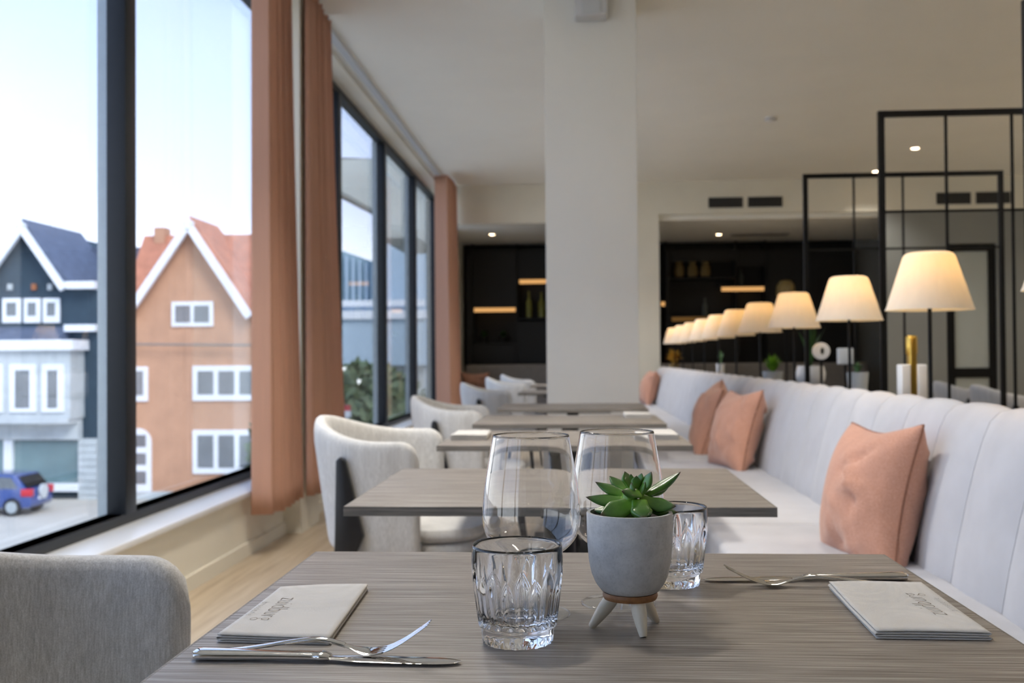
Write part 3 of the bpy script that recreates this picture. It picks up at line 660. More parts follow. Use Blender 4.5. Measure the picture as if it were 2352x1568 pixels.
# ================================================================== LAMPS
LX = 1.15
def make_lamp():
    t = thing('table_lamp', (0, 0, 0), '', 'lamp', 'lit lamps on the console ledge')
    zb = onx(2135, 712, LX)[2]-CZ; zt = onx(2135, 580, LX)[2]-CZ; h = zt-zb; rb, rt = .138, .071
    MB().lathe([(.001, 0), (.055, 0), (.058, .006), (.05, .014), (.012, .018), (.001, .018)], 28, caps=False).build('base', 'black', t, smooth=True)
    MB().lathe([(.0065, .016), (.0065, zb+.10)], 12).build('pole', 'black', t, smooth=True)
    pr = [(rb, zb), (rb-.004, zb+.008), (rt+.010, zt-.014), (rt+.004, zt-.004), (rt-.006, zt), (rt-.012, zt-.002), (rt+.003, zt-.016), (rb-.008, zb+.006), (rb-.004, zb)]
    MB().lathe(pr+[pr[0]], 48, caps=False).build('lamp_shade', 'shade', t, smooth=True)
    MB().lathe([(.001, zt-.0025), (rt-.008, zt-.0025), (rt-.008, zt-.004), (.001, zt-.004)], 32, caps=False).build('shade_top', 'shade', t)
    for k in range(3):
        a = k*2.094; MB().tube([(0, 0, zb+.04), (.6*(rb-.01)*math.cos(a), .6*(rb-.01)*math.sin(a), zb+.03), ((rb-.008)*math.cos(a), (rb-.008)*math.sin(a), zb+.012)], .0015, 5).build('shade_spoke', 'black', t)
    MB().lathe([(.001, zb+.098), (.014, zb+.10), (.024, zb+.118), (.022, zb+.134), (.010, zb+.146), (.001, zb+.148)], 14, caps=False).build('bulb', 'bulb', t, smooth=True)
    return t
LPX = [2501, 2135, 1950, 1823, 1745, 1690, 1650, 1617, 1590, 1568, 1549]
LL = ['lamp cut off by the right edge of the photo', 'biggest fully visible glowing lamp, by the brass and white holder', 'second largest glowing lamp, left of the black frame post',
      'third glowing lamp from the right, above the white bowl planter', 'fourth glowing lamp from the right', 'fifth glowing lamp from the right', 'sixth glowing lamp from the right',
      'fifth glowing lamp from the left end of the row', 'fourth glowing lamp from the left end of the row', 'third glowing lamp from the left end of the row', 'leftmost and farthest glowing lamp of the row']
LY = [float(onx(p, 700, LX)[1]) for p in LPX]
l0 = make_lamp()
for i, (yy, l) in enumerate(zip(LY, LL)):
    if i == 0: l0.location = (LX, yy, CZ); l0['label'] = l
    else: copy_tree(l0, (LX, yy, CZ), l)

# ================================================================== BLACK METAL FRAMES
FX = 1.35
def frame(px, py, label, parts=True):
    P = onx(px, py, FX); y, zt = float(P[1]), float(P[2]); w = 1.13; b = .026; h = .011
    t = thing('divider_frame', (FX, y, CZ), label, 'frame', 'black metal divider frames')
    zt -= CZ; zl = -CZ
    MB().box((0, -b/2, 0), (b, b/2, zt)).build('post', 'black', t); MB().box((w, -b/2, zl), (w+b, b/2, zt)).build('post', 'black', t)
    MB().box((b, -b/2, zt-b), (w, b/2, zt)).build('top_rail', 'black', t); MB().box((.22, -b/2, zl), (w, b/2, zl+b)).build('bottom_rail', 'black', t)
    for k, xx in enumerate((.29, .575)): MB().box((xx, -h/2, zl if k == 0 else zl), (xx+h, h/2, zt-b)).build('inner_bar', 'black', t)
    MB().box((b, -h/2, zt-.455), (w, h/2, zt-.455+h)).build('cross_bar', 'black', t)
    return t
frame(2349, 0, 'black metal divider frame at the far right edge of the photo'); frame(2016, 256, 'taller black metal divider frame right of the second lamp'); frame(1844, 400, 'smaller black metal divider frame standing farther back')

# ================================================================== THINGS ON THE CONSOLE
def leaves(mb, c, n, L, wid, spread, seed, up=1.0):
    rnd = random.Random(seed)
    for k in range(n):
        a = rnd.uniform(0, 2*math.pi); s = rnd.uniform(.15, 1)*spread; l = L*rnd.uniform(.6, 1.05)
        d = Vector((math.cos(a)*s, math.sin(a)*s, up)).normalized(); sd = d.cross(Vector((math.cos(a+1.57), math.sin(a+1.57), 0.01))).normalized().cross(d).normalized()
        b = Vector(c); m_ = b+d*l*.5+Vector((0, 0, .02*l)); e = b+d*l-Vector((0, 0, s*l*.35))
        nn = d.cross(sd)*wid*.25
        mb.add([b-sd*wid*.2, b+sd*wid*.2, m_+sd*wid*.5+nn, m_-sd*wid*.5+nn, e], [(0, 1, 2, 3), (3, 2, 4)])
    return mb
def planter(px, py, X, label, pot, mat, lf, seed, n, L, wid, spread, up=1.0, cat='plant', name='potted_plant', z=None):
    P = onx(px, py, X); z = CZ if z is None else z
    t = thing(name, (X, P[1], z), label, cat)
    MB().lathe(pot, 28, caps=False).build('pot', mat, t, smooth=True)
    zt = max(q[1] for q in pot); r = pot[2][0]*.85
    MB().lathe([(.001, zt-.012), (r*.95, zt-.012), (r*.95, zt-.02), (.001, zt-.02)], 20, caps=False).build('soil', 'soil', t)
    leaves(MB(), (0, 0, zt-.015), n, L, wid, spread, seed, up).build('foliage', lf, t, fix=False)
    return t
def potp(rb, rt, h, th=.006): return [(.001, 0), (rb, 0), (rt, h), (rt-th, h), (rb-th, .012), (.001, .012)]
planter(1655, 850, 1.36, 'narrow white pot with upright sage leaves on the console', potp(.035, .04, .135), 'ceramic', 'leafsage', 1, 12, .15, .03, .35)
planter(1775, 860, 1.36, 'bushy lime green plant on the console', potp(.06, .07, .10), 'ceramicg', 'leaflime', 2, 130, .15, .025, 1.0)
planter(1862, 870, 1.43, 'white bowl planter with tall green shoots on the console', [(.001, 0), (.055, 0), (.086, .06), (.09, .10), (.078, .145), (.072, .143), (.08, .10), (.001, .02)], 'ceramic', 'leafdark', 3, 26, .30, .03, .38)
planter(1970, 885, 1.38, 'pale grey pot with a small sage plant on the console', potp(.042, .053, .125), 'ceramicg', 'leafsage', 4, 16, .09, .022, .8)
planter(1548, 815, 1.17, 'dried golden plant near the far end of the console', potp(.05, .06, .12), 'bronze', 'leafgold', 6, 70, .22, .05, 1.1)
# white and brass holder
P = onx(2095, 905, 1.2); hd = thing('brass_holder', (1.2, P[1], CZ), 'white block holder with an upright brass bar on the console', 'holder')
for s in (-1, 1): MB().box((s*.012, -.03, 0), (s*.045, .03, .175)).build('white_block', 'ceramic', hd, bevel=.004)
MB().box((-.012, -.022, 0), (.012, .022, .272)).build('brass_bar', 'brass', hd, bevel=.004)
MB().lathe([(.012, .20), (.020, .215), (.020, .272), (.016, .278), (.001, .278)], 18, caps=False).build('brass_cap', 'brass', hd, smooth=True)
# disc ornament and small white box on stands
P = onx(1886, 806, 1.3); dz = float(P[2]); ds = thing('disc_ornament', (1.3, P[1], CZ), 'round white disc with a dark oval mark standing on the console', 'ornament')
q = MB().prism([(.046*math.cos(t), dz-CZ+.046*math.sin(t)) for t in np.linspace(0, 2*math.pi, 30, endpoint=False)], -.008, .008).build('disc', 'ceramic', ds, bevel=.002)
MB().prism([(.004+.010*math.cos(t), dz-CZ+.018*math.sin(t)) for t in np.linspace(0, 2*math.pi, 18, endpoint=False)], -.0095, -.0075).build('mark', 'darkgrille', ds)
MB().box((-.006, -.006, 0), (.006, .006, dz-CZ-.04)).build('stem', 'black', ds); MB().lathe([(.04, 0), (.04, .008)], 20).build('foot', 'black', ds)
P = onx(1941, 818, 1.3); dz = float(P[2]); bx = thing('white_lantern', (1.3, P[1], CZ), 'small white square lantern box standing on the console', 'lantern')
MB().box((-.036, -.02, dz-CZ-.04), (.036, .02, dz-CZ+.04)).build('box', 'ceramicg', bx, bevel=.006)
MB().box((-.005, -.005, .008), (.005, .005, dz-CZ-.04)).build('stem', 'black', bx); MB().lathe([(.04, 0), (.04, .008)], 20).build('foot', 'black', bx)
# carafe on the table behind
MB().lathe([(.001, 0), (.035, 0), (.035, .10), (.014, .15), (.014, .2), (.012, .2), (.012, .15), (.031, .10), (.031, .006), (.001, .006)], 24, caps=False)
cf = MB().lathe([(.001, 0), (.035, 0), (.035, .10), (.014, .15), (.014, .2), (.012, .2), (.012, .15), (.031, .10), (.031, .006), (.001, .006)], 24, caps=False).build('carafe', 'ceramicg', smooth=True)
cf.location = (3.5, 6.85, TZ); tag(cf, 'pale carafe on the table beyond the banquette', 'carafe')

# ================================================================== FAR NOOK
FB = (1.2, 14.6, 0)
fs_ = thing('bench_sofa', FB, 'taupe sofa bench along the black shelving wall', 'sofa')
MB().box((-1.6, 14.0, .1), (4.1, 14.9, .45)).build('seat', 'sofa', fs_, org=FB, bevel=.03); MB().box((-1.62, 14.75, .1), (4.1, 15.05, .905)).build('backrest', 'sofa', fs_, org=FB, bevel=.05)
MB().box((-1.55, 14.05, 0), (4.05, 14.85, .1)).build('plinth', 'black', fs_, org=FB)
P = ony(1078, 885, 14.5); cq = cushion('rust cushion in the far corner of the taupe sofa', (-1.45, 14.55, .62), .40, .36, .15, rad(12), rad(-80), 0, 33); cq['group'] = 'sofa cushions'
def nk(x, y, Y=15.2): q_ = ony(x, y, Y); return float(q_[0]), float(q_[2])
CB = (1.2, 15.35, 0)
cb = thing('wall_cabinet', CB, 'tall black wall cabinet with lit shelves at the far end', 'cabinet')
# door panels around open niches (x pixel spans), all as separate fronts
def panel(x0, y0, x1, y1):
    a = nk(x0, y0); b = nk(x1, y1); MB().box((a[0]+.006, 15.17, a[1]-.006), (b[0]-.006, 15.2, b[1]+.006)).build('panel', 'darkpanel', cb, org=CB)
for r in ((1070, 573, 1086, 836), (1086, 573, 1188, 706), (1188, 573, 1262, 640), (1188, 738, 1262, 836), (1262, 573, 1512, 836), (1530, 573, 1540, 836), (1540, 573, 1692, 600), (1692, 573, 1760, 612), (1540, 738, 1700, 836), (1760, 573, 1845, 836), (1845, 573, 1962, 836), (1086, 790, 1188, 836)): panel(*r)
MB().box((-1.68, 15.5, 0), (4.14, 15.545, 2.70)).build('back_panel', 'darkpanel', cb, org=CB)
for x in (1086, 1188, 1262, 1530, 1692, 1760): a = nk(x, 700)[0]; MB().box((a-.01, 15.2, 0), (a+.01, 15.5, 2.69)).build('upright', 'darkpanel', cb, org=CB)
def shelf(x0, x1, y, lit=True, dim=False):
    a = nk(x0, y); b = nk(x1, y); MB().box((a[0], 15.2, a[1]), (b[0], 15.5, a[1]+.025)).build('shelf', 'darkpanel', cb, org=CB)
    if lit: MB().box((a[0]+.02, 15.19, a[1]-.062), (b[0]-.02, 15.202, a[1]-.002)).build('led_strip', 'led' if not dim else 'leddim', cb, org=CB)
M['leddim'] = emit('dim_warm_led', (1.0, 0.5, 0.14), 0.05)
shelf(1086, 1187, 707); shelf(1190, 1262, 642); shelf(1190, 1262, 733, False); shelf(1515, 1530, 693); shelf(1654, 1758, 659); shelf(1540, 1692, 728, dim=True); shelf(1540, 1690, 640, False); shelf(1086, 1187, 790, False); shelf(1654, 1758, 735, False)
def stand(name, label, cat, x, ybot, h, r, mat, prof=None, group=None):
    a = nk(x, ybot, 15.32); prof = prof or [(.001, 0), (r, 0), (r, h*.58), (r*.4, h*.74), (r*.36, h), (.001, h)]
    o = MB().lathe(prof, 18, caps=False).build(name, mat, smooth=True); return o, a
items = [('bottle', 'olive green bottle under the upper lit shelf, left one', 'bottle', 1215, 733, .40, .045, 'bottle'), ('bottle', 'olive green bottle with amber neck under the upper lit shelf', 'bottle', 1244, 733, .385, .05, 'bottle'),
         ('bottle', 'dark bottle on the dim shelf near the far lamps', 'bottle', 1620, 728, .27, .045, 'bottled'), ('bottle', 'slim bottle just below the right lit shelf', 'bottle', 1690, 735, .22, .03, 'bottle'), ('decanter', 'grey glass decanter above the right lit shelf', 'decanter', 1702, 659, .25, .05, 'bottled')]
SH = {733: 733, 728: 728, 735: 735, 659: 659, 640: 640, 707: 707, 790: 790}
def shz(y): return nk(1200, y)[1]+.025
for (n_, l, c, x, y, h, r, mt) in items:
    o, a = stand(n_, l, c, x, y, h, r, mt); o.location = (a[0], 15.33, nk(x, y)[1]+.025); tag(o, l, c)
for k, x in enumerate((1560, 1591, 1621)):
    o, a = stand('gold_vase', '', 'vase', x, 640, .25, .07, 'bronze', [(.001, 0), (.055, 0), (.078, .06), (.07, .16), (.045, .2), (.06, .25), (.052, .25), (.001, .23)])
    o.location = (a[0], 15.33, nk(x, 640)[1]+.025); tag(o, 'dull gold vase on the black shelf, %s of three' % ('left', 'middle', 'right')[k], 'vase', 'gold vases on the black shelf')
o, a = stand('gold_bowl', '', '', 1127, 707, .1, .06, 'bronze', [(.001, 0), (.03, 0), (.06, .05), (.05, .11), (.044, .11), (.001, .05)]); o.location = (a[0], 15.33, nk(1127, 707)[1]+.025); tag(o, 'small gold bowl on the left lit shelf', 'bowl')
for x, w_ in ((1112, 'left'), (1156, 'right')):
    a = nk(x, 790, 15.33); planter(x, 780, a[0], 'dark green shelf plant under the left lit shelf, %s one' % w_, potp(.05, .06, .08), 'darkpanel', 'leafdark', x, 60, .14, .04, 1.0, z=nk(x, 790)[1]+.0255).location = (a[0], 15.33, nk(x, 790)[1]+.0255)
a = nk(1805, 700, 13.7)
dl_ = thing('dome_lamp', (a[0], 13.7, 0), 'amber dome floor lamp glowing faintly before the black cabinet', 'lamp')
zz = nk(1805, 645, 13.7)[1]
MB().lathe([(.12, zz-.19), (.115, zz-.06), (.07, zz), (.001, zz+.015)], 24, caps=False).build('dome', 'bronze', dl_, smooth=True); MB().lathe([(.012, .02), (.012, zz)], 10).build('pole', 'black', dl_); MB().lathe([(.15, 0), (.15, .02)], 24).build('base', 'black', dl_)
# ================================================================== CEILING AND WALL FITTINGS
def vent(x0, y0, x1, y1, label):
    a = ony(x0, y0, YB); b = ony(x1, y1, YB); o = ((a[0]+b[0])/2, YB, b[2]); xm = (a[0]+b[0])/2
    t = thing('air_vent', o, label, 'vent', 'air vents in the soffit'); z0, z1 = b[2], a[2]
    MB().box((a[0]-.03, YB-.008, z0-.025), (b[0]+.03, YB-.0005, z1+.025)).build('frame', 'wall', t, org=o)
    for p, q_ in ((a[0], xm-.03), (xm+.03, b[0])):
        g = MB().box((p, YB-.012, z0), (q_, YB-.008, z1)).build('grille', 'darkgrille', t, org=o)
        for k in range(5): zz = z0+(z1-z0)*(k+.5)/5; MB().box((p, YB-.02, zz-.004), (q_, YB-.012, zz+.004)).build('louvre', 'darkgrille', g, org=o)
vent(1627, 454, 1797, 475, 'twin dark air vent in the soffit above the far lamps'); vent(2150, 443, 2320, 467, 'twin dark air vent in the soffit behind the black frames')
def downlight(loc, label, power, r=.045):
    t = thing('downlight', loc, label, 'ceiling light', 'recessed warm downlights')
    MB().lathe([(r*.78, -.001), (r*1.15, -.001), (r*1.15, -.006), (r*.78, -.006)], 24, caps=False).build('trim_ring', 'whitep', t)
    MB().lathe([(.001, -.002), (r*.8, -.002), (r*.8, -.004), (.001, -.004)], 24, caps=False).build('lens', 'dlight', t)
    if power:
        ld = bpy.data.lights.new('spot', 'SPOT'); ld.energy = power; ld.color = (1, .945, .86); ld.spot_size = rad(120); ld.spot_blend = .8; ld.shadow_soft_size = r*1.8
        lo = bpy.data.objects.new('spot', ld); COL.objects.link(lo); lo.parent = t; lo.location = (0, 0, -.02)
DLP = 26; DLN = 18
q = onz(2102, 340, ZC); downlight((q[0], q[1], ZC), 'warm downlight framed by the taller black divider', DLP, .05)
q = onz(2012, 393, ZC); downlight((q[0], q[1], ZC), 'warm downlight beside the top of the tall frame post', DLP, .05)
q = onz(1130, 538, 2.71); downlight((q[0], q[1], 2.71), 'warm downlight in the nook ceiling left of the column', 5, .05)
q = onz(1651, 538, 2.71); downlight((q[0], q[1], 2.71), 'warm downlight in the nook ceiling above the lamp row', 5, .05)
for xx, yy, pw in ((-.7, 1.9, 62), (-.8, 3.5, 120), (.9, 3.6, 40), (3.0, 5.3, 50), (2.6, -1.6, 16), (2.6, 1.2, 30), (2.6, 3.8, 36), (4.5, -1.6, 12), (4.5, 1.2, 20), (4.5, 3.8, 20)):  # unseen ceiling lights added to fill the room; warm glints imply near ones
    downlight((xx, yy, ZC), 'round warm fill light added overhead, outside the photo', pw, .12)
downlight((.1, 8.7, ZC), 'added round fill light hidden behind the pale column, nearer one', 75, .12); downlight((.15, 11.0, ZC), 'added round fill light hidden behind the pale column, farther one', 75, .12)  # added where the column hides them, to brighten far tables, chairs and bench
for yy in (7.6, 9.6, 11.6):  # unseen downlights added to lift the light on the right side
    for xx in ((4.7, 5.9) if yy < 11 else (5.9,)): downlight((xx, yy, ZC), 'added warm fill downlight on the far right ceiling, outside the photo', DLN, .05)
q = onz(1770, 270, ZC); sm = thing('smoke_detector', (q[0], q[1], ZC), 'small white smoke detector on the ceiling', 'smoke detector')
MB().lathe([(.05, 0), (.05, -.02), (.04, -.035), (.001, -.04)], 24, caps=False).build('body', 'whitep', sm, smooth=True)
MB().lathe([(.052, -.018), (.053, -.021), (.052, -.024)], 24, caps=False).build('slot_ring', 'darkgrille', sm)
q = onz(1745, 538, 2.71); sl = thing('slot_diffuser', (q[0], q[1], 2.71), 'dark slot diffuser in the nook ceiling', 'air diffuser')
MB().box((-.40, -.08, -.012), (.40, .08, -.0005)).build('frame', 'sofa', sl)
for k in range(3): MB().box((-.37, -.055+k*.045, -.016), (.37, -.03+k*.045, -.011)).build('slot', 'darkgrille', sl)
a = ony(1320, 38, 5.9); b = ony(1395, 38, 5.9); spk = thing('wall_speaker', ((a[0]+b[0])/2, 6.0, a[2]), 'pale grey box speaker high on the column', 'speaker'); o = ((a[0]+b[0])/2, 6.0, a[2])
MB().box((a[0], 5.88, a[2]), (b[0], 5.9995, a[2]+.19)).build('cabinet', 'plastic', spk, org=o, bevel=.012); MB().box((a[0]+.04, 5.872, a[2]+.008), (b[0]-.035, 5.882, a[2]+.18)).build('grille', 'ceramicg', spk, org=o, bevel=.003)

# ================================================================== NAPKINS
def text_mesh(txt, size, mat, parent, name, M4, zf, offset=0.0, xs=1.0, spacing=1.0):
    cu = bpy.data.curves.new('t', 'FONT'); cu.body = txt; cu.size = size; cu.align_x = 'CENTER'; cu.align_y = 'CENTER'; cu.offset = offset; cu.space_character = spacing; cu.resolution_u = 3
    to = bpy.data.objects.new('t', cu); COL.objects.link(to); dg = bpy.context.evaluated_depsgraph_get(); dg.update()
    me = bpy.data.meshes.new_from_object(to.evaluated_get(dg)); bpy.data.objects.remove(to)
    for v in me.vertices:
        p = M4 @ Vector((v.co.x*xs, v.co.y, 0)); v.co = (p.x, p.y, zf(p.x, p.y)+.00035)
    me.materials.clear(); me.materials.append(M[mat]); o = bpy.data.objects.new(name, me); COL.objects.link(o); o.parent = parent; return o
def napkin(label, corners, z0, text=None, updir=1, layers=4, th=.0010, seed=1, wav=.0022, gap=.0007):
    """corners near-left, near-right, far-right, far-left in the room plan"""
    rnd = random.Random(seed); c = [Vector((q_[0], q_[1], 0)) for q_ in corners]; ctr = (c[0]+c[1]+c[2]+c[3])/4
    root = thing('napkin', (ctr.x, ctr.y, z0), label, 'napkin', 'folded linen napkins')
    def plan(u, v): return (c[0]*(1-u)+c[1]*u)*(1-v)+(c[3]*(1-u)+c[2]*u)*v-ctr
    def wave(u, v, k): 
        s = k/(max(1, layers-1)); return wav*s*(.5+.5*math.sin(3.4*u+1.1+seed+.9*v)*math.cos(1.7*v+seed))*(.35+.65*abs(2*v-1))
    pitch = th+gap
    nu, nv = 24, 16; mb = MB(); rows = []
    for j in range(nv+1):
        v = j/nv; line = []
        for k in range(layers):
            us = [i/nu for i in range(nu+1)]
            if k % 2: us = us[::-1]
            for u in us:
                ins = .004*rnd.random() if 0 else .0; p = plan(.012+u*.976, v); line.append((p.x, p.y, .0004+th/2+k*pitch+wave(u, v, k)))
            if k < layers-1:
                ue = 1.0 if k % 2 == 0 else 0.0; p = plan(ue, v); line.append((p.x, p.y, .0004+th/2+(k+.5)*pitch+wave(ue, v, k+.5)))
        rows.append(line)
    G = list(map(list, zip(*rows)))       # G[i][j]
    mb.grid(G); cl = mb.build('cloth', 'napkin', root, smooth='full', fix=False)
    so = cl.modifiers.new('s', 'SOLIDIFY'); so.thickness = th; so.offset = 0
    zt = .0004+th+(layers-1)*pitch
    if text:
        ax = (c[3]-c[0]).normalized(); up_ = Vector((1, 0, 0))*updir; rd_ = Vector((0, -1, 0))*updir
        sz = .030
        def zf(x, y):
            # invert plan approximately
            v = ((Vector((x, y, 0))+ctr-c[0]).dot(ax))/(c[3]-c[0]).length; pw = (c[1]-c[0])*(1-v)+(c[2]-c[3])*v; p0 = c[0]*(1-v)+c[3]*v
            u = (Vector((x, y, 0))+ctr-p0).dot(pw.normalized())/pw.length; return zt+wave(u, v, layers-1)
        def mat4(pos):
            m4 = Matrix.Identity(4)
            for i in range(3): m4[i][0] = rd_[i]; m4[i][1] = up_[i]; m4[i][3] = pos[i]
            return m4
        w, s = text
        text_mesh(w, sz, 'print', root, 'embroidered_word', mat4(up_*-.023+rd_*.003), zf, -.00078, .90)
        text_mesh(s, .011, 'print2', root, 'dotted_word', mat4(up_*-.044+rd_*.003), zf, -.00016, .90, 1.5)
    return root
cs = lambda *p: [tuple(onz(x, y, .7545)[:2]) for x, y in p]
napkin('folded ecru napkin on the left of the front table by the chair', cs((496, 1464), (757, 1470), (845, 1346), (642, 1353)), TZ, ('zuidburg', 'brasserie'), 1, seed=1)
napkin('folded ecru napkin on the right of the front table by the bench', cs((2010, 1456), (2278, 1460), (2118, 1341), (1902, 1344)), TZ, ('zuidburg', 'brasserie'), -1, seed=2, wav=.003)
napkin('white napkin at the left end of the third table', [(-.40, 3.20), (-.285, 3.22), (-.29, 3.43), (-.40, 3.42)], TZ, None, seed=3, layers=6, th=.0018, gap=.001)
napkin('white napkin at the bench end of the third table', [(.20, 3.23), (.315, 3.22), (.315, 3.43), (.205, 3.44)], TZ, None, seed=4, layers=6, th=.0018, gap=.001)
napkin('white napkin at the bench end of the fourth table', [(.20, 4.32), (.31, 4.32), (.31, 4.53), (.20, 4.53)], TZ, None, seed=5, layers=6, th=.0018, gap=.001)

# ================================================================== CUTLERY
def loft(sect, n=16, p=2.4, name='x', mat='steel', root=None):
    """sect: (x, y, z, half-width, half-thickness) along x; superellipse sections in the y-z plane"""
    mb = MB(); vs = []; fs = []
    for (x, y, z, w, t) in sect:
        for k in range(n):
            a = 2*math.pi*k/n; c, s = math.cos(a), math.sin(a)
            vs.append((x, y+math.copysign(abs(c)**(2/p), c)*w, z+math.copysign(abs(s)**(2/p), s)*t))
    L = len(sect)
    for i in range(L-1):
        for k in range(n): fs.append((i*n+k, i*n+(k+1) % n, (i+1)*n+(k+1) % n, (i+1)*n+k))
    fs.append(tuple(range(n-1, -1, -1))); fs.append(tuple((L-1)*n+k for k in range(n)))
    return mb.add(vs, fs).build(name, mat, root, smooth=True)
def make_knife(loc, rz, label):
    t = thing('table_knife', loc, label, 'knife', 'table knives', rz)
    hs = []
    for k in range(25):
        u = k/24; x = u*.112; w = (.0098-.0030*sst(.0, .75, u)); th = .0046-.0012*sst(0, .9, u)
        e = min(1, x/.006); w *= math.sqrt(1-(1-e)**2)*.9+.1; th *= math.sqrt(1-(1-e)**2)*.75+.25
        hs.append((x, 0, .0048, w, th))
    hs += [(.114, 0, .0048, .0075, .0038), (.119, 0, .0046, .0070, .0034), (.123, 0, .0040, .0060, .0022)]
    loft(hs, 20, 2.6, 'handle', 'steel', t)
    bs = []
    for k in range(31):
        u = k/30; x = .121+u*.116; w = .0062+.0042*sst(.0, .25, u); y = -.001*sst(0, .3, u)
        if u > .72: w *= math.sqrt(max(0.0012, 1-((u-.72)/.28)**2.2))
        bs.append((x, y, .0034-.0010*u, w, .0011-.0006*u))
    loft(bs, 14, 1.7, 'blade', 'steel', t)
    return t
def make_fork(loc, rz, label, lift=1.0):
    t = thing('table_fork', loc, label, 'fork', 'table forks', rz)
    ctrl = [(0, .0022), (.02, .0026), (.05, .0062), (.085, .0118), (.105, .0143), (.118, .0138), (.132, .0105), (.146, .0066), (.157, .0054), (.170, .0076), (.185, .0148), (.200, .0250), (.209, .0315)]
    ctrl = [(x, .0022+(z-.0022)*lift) for x, z in ctrl]
    X_ = [q_[0] for q_ in ctrl]; Zc = [q_[1] for q_ in ctrl]
    def zz(x):
        # smooth interpolation (Catmull-Rom like through numpy)
        i = max(1, min(len(X_)-3, int(np.searchsorted(X_, x))-1)); 
        x0, x1, x2, x3 = X_[i-1:i+3]; z0, z1, z2, z3 = Zc[i-1:i+3]
        if x < X_[1]: return float(np.interp(x, X_, Zc))
        if x > X_[-2]: return float(np.interp(x, X_, Zc))
        u = (x-x1)/(x2-x1); m1 = (z2-z0)/(x2-x0)*(x2-x1); m2 = (z3-z1)/(x3-x1)*(x2-x1)
        return (2*u**3-3*u*u+1)*z1+(u**3-2*u*u+u)*m1+(-2*u**3+3*u*u)*z2+(u**3-u*u)*m2
    hs = []
    for k in range(40):
        x = k/39*.134; u = x/.134; w = .0088-.0052*sst(.05, .72, u); th = .0012+.0010*sst(.2, .8, u)
        e = min(1, x/.006); w *= math.sqrt(1-(1-e)**2)*.92+.08
        hs.append((x, 0, zz(x), w, th))
    loft(hs, 14, 2.2, 'handle', 'steel', t)
    hd_ = []
    for k in range(16):
        u = k/15; x = .132+u*.032; w = .0036+.0088*sst(0, .75, u); hd_.append((x, 0, zz(x), w, .0012))
    loft(hd_, 14, 2.2, 'head', 'steel', t)
    for j in range(4):
        ts = []; y = (j-1.5)*.0064
        for k in range(18):
            u = k/17; x = .160+u*(.209-.160); w = .0022-.0009*u
            if u > .9: w *= 1-(u-.9)*5
            ts.append((x, y*(1-.06*u), zz(x), w, .0011-.0003*u))
        loft(ts, 8, 2.2, 'tine', 'steel', t)
    return t
def lay(a, b, fn, z, label, **k):
    p, q_ = onz(*a, TZ+.003), onz(*b, TZ+.003); rz = math.atan2(q_[1]-p[1], q_[0]-p[0]); return fn((p[0], p[1], z), rz, label, **k)
lay((441, 1505), (1058, 1516), make_knife, TZ, 'steel knife lying under the fork in front of the left napkin')
lay((456, 1491), (845, 1501), make_fork, TZ, 'steel fork resting on the knife in front of the left napkin')
lay((2087, 1326), (1612, 1329), make_knife, TZ, 'steel knife lying behind the right napkin')
lay((2092, 1339), (1790, 1341), make_fork, TZ, 'steel fork with raised tines behind the right napkin', lift=.72)

